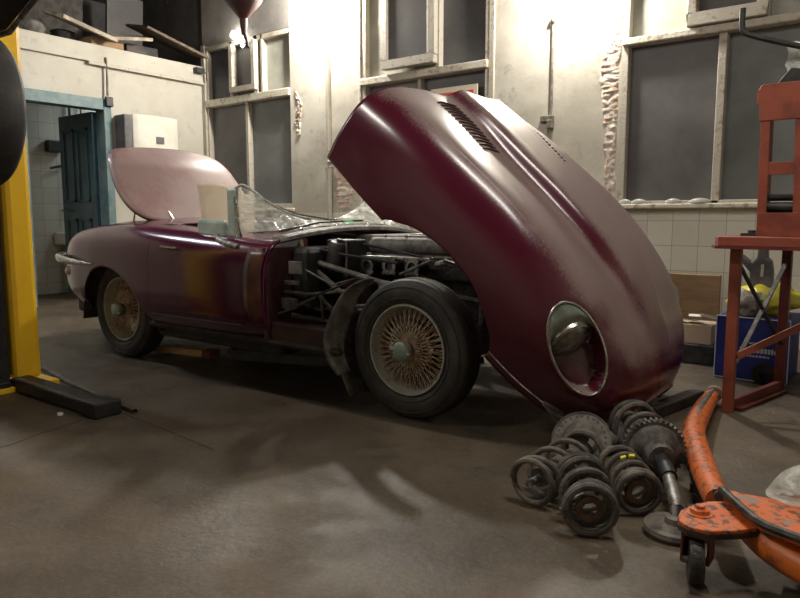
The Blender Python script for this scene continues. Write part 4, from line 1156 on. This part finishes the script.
# ---------------------------------------------------------------- things by the right wall
def boxthing(name, mk, a, b_, label, cat, bevel=.004, rz=0, parent=None):
    c = Vector(((a[0]+b_[0])/2, (a[1]+b_[1])/2, a[2])); h = [(b_[i]-a[i]) for i in range(3)]
    o = MB().box((-h[0]/2,-h[1]/2,0), (h[0]/2,h[1]/2,h[2])).build(name, M[mk], smooth=0, bevel=bevel)
    o.location = c; o.rotation_euler.z = rz
    return tag(o, label, cat)
bl = boxthing('blue_box', 'blue', (.97,1.16,0), (1.36,1.60,.375), 'large blue box with white edging standing behind the press legs', 'box')
e_ = MB(); hx, hy = .195, .22
for (a, b_) in [((-hx,-hy,.0),(-hx,-hy,.375)), ((-hx,-hy,.0),(hx,-hy,.0)), ((hx,-hy,0),(hx,-hy,.375)), ((-hx,-hy,.372),(hx,-hy,.372))]:
    e_.bar((a[0], a[1]-.002, a[2]+.006), (b_[0], b_[1]-.002, b_[2]), .005, .010, up=(0,1,0))
e_.build('edging', M['whiteprint'], bl, smooth=0)
tx = MB()
for (x, z, w, h) in [(-.02,.215,.13,.020),(-.10,.17,.045,.022),(-.035,.17,.06,.022),(.05,.17,.07,.022)]:
    pass
random.seed(3)
for (z, h, x0, x1) in [(.222,.012,-.04,.09), (.170,.030,-.06,.14), (.145,.012,-.06,.10)]:
    x = x0
    while x < x1:
        w = .006+random.random()*.012
        tx.box((x, -hy-.0035, z), (x+w, -hy-.001, z+h*(.7+.3*random.random()))); x += w+.005
tx.build('printing', M['whiteprint'], bl, smooth=0)
yb = MB().blob((0,0,0), (.20,.15,.10), 28, 16, jit=.35, sc=2.2).build('yellow_sack', M['yellowbag'], smooth=70)
yb.location = (1.18, 1.44, .465); tag(yb, 'bright yellow plastic sack slumped on the blue box', 'sack')
gb = MB().blob((0,0,0), (.10,.06,.075), 24, 14, jit=.5, sc=2.5).build('grey_sack', M['greybag'], smooth=70)
gb.location = (1.12, 1.225, .45); tag(gb, 'crumpled grey sack lying on the blue box in front of the yellow sack', 'sack')
tl = empty('hand_grinder', (1.16,1.45,.52), 'dark grey power tool with pale label standing on the yellow sack', 'power tool')
MB().prism([(-.065,0),(.065,0),(.06,.12),(.05,.17),(.028,.19),(.026,.24),(.012,.255),(-.012,.255),(-.026,.24),(-.03,.19),(-.055,.16),(-.12,.21),(-.135,.185),(-.065,.10)], 0, .08,
          Matrix(((1,0,0,1.16),(0,0,-1,1.45),(0,1,0,.53),(0,0,0,1)))).build('body', M['tool'], tl, smooth=0, bevel=.012)
MB().box((1.158,1.362,.605),(1.175,1.369,.68)).build('label_plate', M['boardedge'], tl, smooth=0)
rebase(tl)
rd = MB().lathe([(.02,0),(.02,-.01),(.055,-.012),(.062,.0),(.062,.03),(.02,.034)], axis_m((1.245,1.12,.062), (0,-1,0)), 24, close=True).build('cable_reel', M['black'])
tag(rd, 'small black wheel standing on the floor against the blue box', 'reel')
boxthing('cardboard_sheet', 'card', (.22,2.20,0), (.76,2.25,.535), 'brown cardboard sheet leaning against the tiles behind the bonnet nose', 'cardboard')
cb = boxthing('cardboard_box', 'card2', (.56,1.50,.13), (.87,1.75,.255), 'shallow open cardboard box with papers in it, on a dark crate', 'box', .003)
pp = MB(); rows = []
boxthing('storage_crate', 'black', (.58,1.46,0), (.90,1.78,.13), 'dark crate under the cardboard box beside the blue box', 'crate', .008)
for k in range(5):
    o = MB().box((-.06,-.04,0),(.06,.04,.002)).build('paper_sheet', M['paper'], smooth=0)
    o.location = (.66+.045*k, 1.56+.02*(k % 2), .262+.012*k*(k % 3)); o.rotation_euler = (.15*(k-2), .2-.1*k, k*.9)
    tag(o, 'loose white paper lying on top of the open cardboard box', 'paper', 'papers on the cardboard box')
dm = boxthing('dark_case', 'tool', (1.45,1.5,0), (1.75,1.9,.32), 'dark blue-black case right of the blue box', 'case', .01)
# glass lens covers on the sill
for k, (x, w) in enumerate([(-.055,.055), (.06,.065), (.33,.065), (.53,.085)]):
    o = MB().lathe([(w, -.004), (w*1.0, .0), (w*.9, .014), (w*.62, .027), (w*.3, .033), (0, .035)], axis_m((0,0,0), (0,0,1)), 28).build('lens_cover', M['panelight'], smooth=60, solid=.003)
    o.location = (x, YB-.035, 1.08); o.scale = (1, .45, 1)
    lab = ['leftmost small clear domed cover on the window sill', 'second clear domed cover from the left on the window sill', 'third clear domed cover from the left on the window sill', 'widest clear domed cover on the sill below the window mullion'][k]
    tag(o, lab, 'lens cover', 'domed covers on the window sill')

# ---------------------------------------------------------------- left wall things
bo = empty('wall_boiler', (XL,1.6,1.55), 'white boxy wall heater with a small dark display, right of the doorway', 'boiler')
MB().box((XL,1.20,1.50), (XL+.20,1.86,2.14)).build('casing', M['tool'], bo, smooth=0, bevel=.01)
rows = []
for i in range(13):
    t = i/12; y = 1.30+.60*t
    rows.append([(XL+.21+.06*math.sin(PI*t)**.7, y, 1.48), (XL+.21+.06*math.sin(PI*t)**.7, y, 2.16-.03*t)])
fcv = MB(); fcv.prism([(XL+.17, 1.30)] + [(r_[0][0], r_[0][1]) for r_ in rows] + [(XL+.17, 1.90)], 1.48, 2.15)
fcv.build('front_cover', M['white'], bo, smooth=0, bevel=.006)
MB().box((XL+.255,1.56,1.83), (XL+.278,1.66,1.91)).build('display', M['tool'], bo, smooth=0)
rebase(bo)
sp_ = empty('wall_switch', (XL,1.14,2.3), 'dark old cable drop and fitting above the corner of the teal door frame', 'cable')
MB().tube([(XL+.05,1.10,2.76), (XL+.045,1.11,2.6), (XL+.05,1.10,2.34)], .012, 8).build('cable', M['pipe'], sp_)
MB().box((XL+.03,1.07,2.22), (XL+.07,1.16,2.33)).build('clamp', M['black'], sp_, smooth=0, bevel=.01)
rebase(sp_)
br2 = empty('pipe_bracket', (XL+.06,2.36,2.8), 'dark metal bracket at the corner end of the cream beam', 'bracket')
MB().tube([(XL+.06,2.36,2.80), (XL+.12,2.42,2.80), (XL+.12,2.43,2.70)], .008, 6).build('hook', M['black'], br2)
MB().box((XL+.04,2.28,2.79), (XL+.12,2.40,2.85)).build('block', M['black'], br2)
rebase(br2)
# junk on top of the partition
junk = [
 ('long_board', 'boardedge', (0,0,0), (.42,.66,.04), (XL+.02,.84,3.035), (-.18,.30,.05), 'pale broken board lying slanted on the store shelf, over the doorway'),
 ('long_board', 'boardedge', (0,0,0), (.35,.50,.035), (XL-.02,1.40,3.03), (.14,.25,-.1), 'short pale board propped on the brown carton on the store shelf'),
 ('wide_board', 'oldwood', (0,0,0), (.55,.86,.03), (XL-.02,1.97,3.10), (-.25,0.22,-.1), 'wide grey board slanting down to the window corner on the store shelf'),
 ('brown_carton', 'card', (0,0,0), (.3,.42,.085), (XL-.15,1.15,2.89), (0,0,.1), 'squashed brown carton under the boards on the store shelf'),
 ('dark_tin', 'darkstore', (0,0,0), (.3,.4,.26), (XL-.2,.75,2.89), (0,0,.1), 'dark tin under the slanted pale board on the store shelf'),
 ('dark_crate', 'darkstore', (0,0,0), (.35,.4,.12), (XL-.25,1.66,2.89), (0,0,-.05), 'dark flat crate under the wide grey board on the store shelf'),
 ('tall_panel', 'darkstore', (0,0,0), (.04,.6,.9), (XL-1.0,.9,2.83), (0,.08,0), 'tall dark panel standing at the back of the store shelf'),
 ('tall_panel', 'darkstore', (0,0,0), (.04,.35,1.0), (XL-1.05,1.25,2.83), (0,.08,0), 'tall brownish panel standing behind the brown carton'),
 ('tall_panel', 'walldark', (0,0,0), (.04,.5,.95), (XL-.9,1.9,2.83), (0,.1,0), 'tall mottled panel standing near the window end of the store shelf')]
for nm, mk, a, b_, loc, rot, lab in junk:
    if nm == 'dark_tin':
        o = MB().lathe([(0,0),(.13,0),(.135,.01),(.12,.02),(.12,.10),(.13,.11),(.11,.12),(0,.12)], None, 28).build(nm, M['grease'])
    else:
        h = (b_[0], b_[1], b_[2])
        o = MB().box((-h[0]/2,-h[1]/2,0), (h[0]/2,h[1]/2,h[2])).build(nm, M[mk], smooth=0, bevel=.003)
    o.location = loc; o.rotation_euler = rot
    tag(o, lab, nm.replace('_', ' ').split()[-1])
tn = MB().lathe([(0,0),(.12,0),(.15,.05),(.15,.12),(.13,.15),(0,.16)], None, 28).build('round_tin', M['dustgrey'])
tn.location = (XL-.12, .36, 2.89); tag(tn, 'round dusty metal tin at the left end of the store shelf', 'tin')

# inside the small room
sk = empty('wash_basin', (-6.7,.75,0), 'white wash basin on the tiled wall seen through the doorway', 'basin')
MB().box((-6.85,1.02,.62), (-6.50,1.42,.78)).build('bowl', M['white'], sk, smooth=0, bevel=.03)
MB().tube([(-6.72,1.22,0), (-6.70,1.22,.63)], [.09,.07], 14).build('pedestal', M['white'], sk)
MB().tube([(-6.83,1.2,1.08), (-6.70,1.2,1.10), (-6.66,1.2,1.0)], .012, 8).build('tap', M['chrome'], sk)
rebase(sk)
def pipe(pts, r_, label, mk='black', name='wall_pipe'):
    o = MB().tube(pts, r_, 8).build(name, M[mk]); return tag(o, label, 'pipe')
pipe([(-6.80,1.30,2.7), (-6.80,1.30,1.75), (-6.80,1.18,1.62), (-6.80,1.02,1.58)], .016, 'dark bent pipe running down the tiled wall beyond the doorway')
pipe([(-6.80,1.45,2.7), (-6.80,1.45,1.5), (-6.80,1.45,.8)], .012, 'thin vertical pipe down the tiled wall beyond the doorway', 'pipe')
ms = MB().box((-6.84,.98,1.78), (-6.74,1.18,1.92)).build('meter_box', M['black'], smooth=0, bevel=.01)
tag(ms, 'dark meter box on the tiled wall beyond the doorway', 'meter box')
bn_ = MB().lathe([(0,0),(.12,0),(.14,.26),(.13,.27),(0,.25)], None, 24).build('waste_bin', M['black'])
bn_.location = (-6.3, 1.55, 0); tag(bn_, 'black bin on the floor of the tiled room', 'bin')

# conduit on the back wall between windows 2 and 3
cd = empty('wall_conduit', (-.745,YB,1.8), 'thin vertical conduit ending in a rusty fitting on the wall behind the bonnet', 'conduit')
MB().tube([(-.745,YB-.02,2.66), (-.745,YB-.02,1.84)], .012, 8).build('pipe', M['pipe'], cd)
MB().blob((-.745,YB-.03,2.66), (.025,.025,.03)).build('upper_fitting', M['pipe'], cd)
MB().box((-.84,YB-.05,1.80), (-.72,YB,1.86)).box((-.77,YB-.06,1.74),(-.72,YB,1.82)).build('lower_fitting', M['pipe'], cd, smooth=0, bevel=.01)
rebase(cd)
# poster in window 2
ps_ = empty('window_sign', (-1.75,YB-.03,2.1), 'cream edged red sign fixed inside the lower pane above the bonnet', 'sign')
MB().box((-2.02,YB-.035,1.95), (-1.49,YB-.025,2.215)).build('board', M['postercream'], ps_, smooth=0)
MB().box((-1.98,YB-.04,1.97), (-1.53,YB-.035,2.165)).build('red_field', M['posterred'], ps_, smooth=0)
MB().box((-1.92,YB-.043,2.085), (-1.60,YB-.04,2.105)).build('printing', M['postercream'], ps_, smooth=0)
rebase(ps_)

# ---------------------------------------------------------------- lift post and low beams on the left
lp = empty('lift_post', (-2.17,-1.47,0), 'bright yellow vertical lift post with a black channel on its left', 'lift post')
MB().box((-2.245,-1.545,.04), (-2.10,-1.40,2.9)).build('post', M['gum'], lp, smooth=0, bevel=.03)
MB().box((-2.30,-1.80,.02), (-2.14,-1.56,3.0)).build('channel', M['black'], lp, smooth=0, bevel=.01)
MB().box((-2.34,-1.82,.0), (-2.03,-1.34,.03)).build('foot_plate', M['gum'], lp, smooth=0, bevel=.004)
MB().bar((-2.2,-1.70,1.37), (-1.85,-2.3,1.37), .09, .07).build('lifting_arm', M['black'], lp, smooth=0, bevel=.006)
rebase(lp)
fbm = MB().box((-2.10,-1.585,.0), (-1.24,-1.475,.07)).box((-1.30,-1.60,.0), (-1.17,-1.46,.078)).build('floor_beam', M['black'], smooth=0, bevel=.01)
tag(fbm, 'dark low steel lift arm lying on the floor from the foot of the yellow post', 'lift arm')
fb2 = MB().box((-2.16,-2.6,.0), (-2.04,-1.60,.065)).build('floor_beam', M['black'], smooth=0, bevel=.01)
tag(fb2, 'dark low bar running out of frame left of the yellow post', 'lift arm')
nt_ = MB().lathe([(.010,0),(.014,0),(.014,.012),(.010,.012)], None, 6, close=True).build('bright_nut', M['paper'], smooth=0)
nt_.location = (-1.39,-1.66,.001); tag(nt_, 'tiny bright nut on the floor beside the low lift arm', 'nut')

# wheel and wing edge of another car raised beside the post
rc = empty('raised_car', (-1.37,-1.9,1.1), 'wheel and sill of a dark car raised on the lift at top left', 'car')
A2 = axis_m((-1.44,-1.93,1.425), (0,1,0))
MB().lathe([(.20,-.08),(.235,-.09),(.29,-.09),(.315,-.08),(.33,-.06),(.334,0),(.33,.06),(.315,.08),(.29,.09),(.235,.09),(.20,.08)], A2, 64, close=True).build('tyre', M['rubber'], rc)
MB().lathe([(.0,.02),(.16,.03),(.20,.075),(.205,.08),(.205,-.07),(0,-.06)], A2, 48).build('rim', M['rim'], rc)
MB().prism([(-2.6,1.45),(-1.9,1.45),(-1.82,1.62),(-1.62,1.76),(-1.40,1.75),(-1.23,1.745),(-.98,1.835),(-.70,1.90),(-.70,2.2),(-2.6,2.2)], 1.86, 2.5, Matrix(((1,0,0,0),(0,0,-1,0),(0,1,0,0),(0,0,0,1)))).build('body_side', M['black'], rc, smooth=0, bevel=.01)
MB().box((-1.78,-1.85,1.42), (-1.50,-1.82,1.80)).build('wheel_housing', M['black'], rc, smooth=0, bevel=.02)
MB().tube([(-1.42,-1.855,1.745), (-1.23,-1.853,1.74), (-.98,-1.853,1.83), (-.70,-1.853,1.895)], .012, 8).build('body_edge', M['alloy'], rc)
rebase(rc)

# plank and beam under the car
pk = MB().bar((-2.40,-.44,.035), (-1.90,-.34,.035), .10, .045).build('wood_plank', M['wood'], smooth=0, bevel=.003)
tag(pk, 'short pale wooden block with a red end lying beside the rear wheel', 'wood block')
MB().bar((-1.965,-.353,.035), (-1.895,-.339,.035), .102, .047).build('painted_end', M['woodred'], pk, smooth=0)
jb = empty('floor_jack', (-1.35,-.15,0), 'dark low jack beam with a rusty nose on the floor under the car sill', 'jack')
MB().bar((-1.74,-.26,.045), (-.95,-.02,.05), .16, .075).build('beam', M['tool'], jb, smooth=0, bevel=.01)
MB().lathe([(0,-.03),(.035,-.03),(.04,0),(.035,.03),(0,.03)], axis_m((-1.78,-.27,.045), (0,1,0)), 16).build('nose_roller', M['rustring'], jb)
rebase(jb)

# hook block hanging from above near window 1
hk = empty('hoist_block', (-3.65,1.5,2.7), 'dark maroon funnel-shaped hoist block hanging in front of the bright wall', 'hoist')
MB().lathe([(0,-.02),(.028,.0),(.034,.06),(.040,.15),(.10,.22),(.18,.31),(.235,.44),(.25,.60),(.20,.78),(.05,.88),(0,.88)], Matrix.Translation((-3.66,1.5,2.80)), 28).build('housing', M['maroonhook'], hk)
MB().tube([(-3.66,1.5,3.6), (-3.66,1.5,4.0)], .02, 10).build('chain', M['black'], hk)
MB().tube([(-3.655,1.5,2.82), (-3.62,1.5,2.74), (-3.60,1.5,2.67)], [.022,.018,.012], 10).build('hook', M['maroonhook'], hk)
rebase(hk)
for (x, z, r_, lab) in [(-4.86, 3.03+.13, .05, 'bare glowing bulb on the wall left of the hoist block'), (-4.72, 3.02, .022, 'tiny glowing lamp under the hoist block')]:
    o = empty('wall_bulb', (x, YB-.1, z), lab, 'bulb')
    MB().blob((0,0,0), (r_, r_, r_), 16, 10).build('glass', M['bulb'], o)
    MB().tube([(0,r_*.8,0),(0,.09,0)], .015, 8).build('holder', M['black'], o)

# ---------------------------------------------------------------- lamps
def tube_lamp(x, y, z, L_, label, power, along='X', size=.12, col=(1,.93,.85), tilt=None):
    o = empty('strip_lamp', (x, y, z), label, 'lamp', 'strip lamps')
    if along == 'X': a, b_ = (-L_/2,0,0), (L_/2,0,0); bx = ((-L_/2-.03,-.05,.03), (L_/2+.03,.05,.09))
    else: a, b_ = (0,-L_/2,0), (0,L_/2,0); bx = ((-.05,-L_/2-.03,.03), (.05,L_/2+.03,.09))
    MB().tube([a, b_], .018, 12).build('tube', M['lamp'], o)
    MB().box(*bx).build('batten', M['white'], o, smooth=0, bevel=.006)
    for q in (-.4, .4):
        p_ = (q*L_, 0) if along == 'X' else (0, q*L_)
        MB().tube([(*p_, .08), (*p_, ZC-z)], .008, 6).build('hanger', M['white'], o)
    ld = bpy.data.lights.new('lamp_light', 'AREA'); ld.shape = 'RECTANGLE'; ld.size = L_; ld.size_y = size; ld.energy = power; ld.color = col
    lo_ = bpy.data.objects.new('lamp_light', ld); COL.objects.link(lo_); lo_.parent = o
    lo_.location = (0, 0, -.04)
    if along == 'Y': lo_.rotation_euler.z = PI/2
    if tilt: lo_.rotation_euler = tilt
    return o
def bulb_lamp(x, y, z, power, label, r_=.09, col=(1,.95,.86)):
    o = empty('wall_lamp', (x, y, z), label, 'lamp')
    MB().blob((0,0,0), (r_*.6, r_*.6, r_*.6), 16, 10).build('globe', M['bulb'], o)
    ld = bpy.data.lights.new('lamp_light', 'POINT'); ld.energy = power; ld.shadow_soft_size = r_; ld.color = col
    lo_ = bpy.data.objects.new('lamp_light', ld); COL.objects.link(lo_); lo_.parent = o
    lo_.location = (0, -.09, 0)
    return o
bulb_lamp(-3.35, 2.34, 3.27, 330, 'bright lamp high on the back wall above the plaster pier')
bulb_lamp(-.42, 2.34, 2.97, 210, 'bright lamp high on the back wall above the raised bonnet')
tube_lamp(1.6, -1.0, 3.7, 1.5, 'ceiling strip lamp above the right of the workshop', 55)
tube_lamp(-4.5, -1.5, 3.45, 1.5, 'ceiling strip lamp above the left side near the small room', 42, col=(.88,.94,1))
tube_lamp(-1.6, -3.0, 3.7, 1.5, 'ceiling strip lamp above the middle of the workshop', 75)
# cool lamp in the small room
ld = bpy.data.lights.new('room_light', 'AREA'); ld.size = .5; ld.energy = 9; ld.color = (.8,.92,1)
lo_ = bpy.data.objects.new('room_light', ld); COL.objects.link(lo_); lo_.location = (-6.3, 1.9, 2.6); lo_.rotation_euler = (R(0), R(0), 0)

W = bpy.data.worlds.new('world'); SC.world = W; W.use_nodes = True
W.node_tree.nodes['Background'].inputs['Color'].default_value = (.5, .5, .55, 1)
W.node_tree.nodes['Background'].inputs['Strength'].default_value = .02
SC.view_settings.view_transform = 'Standard'; SC.view_settings.look = 'None'
SC.view_settings.gamma = 1; SC.view_settings.exposure = 0; SC.view_settings.use_curve_mapping = False
SC.cycles.use_denoising = True
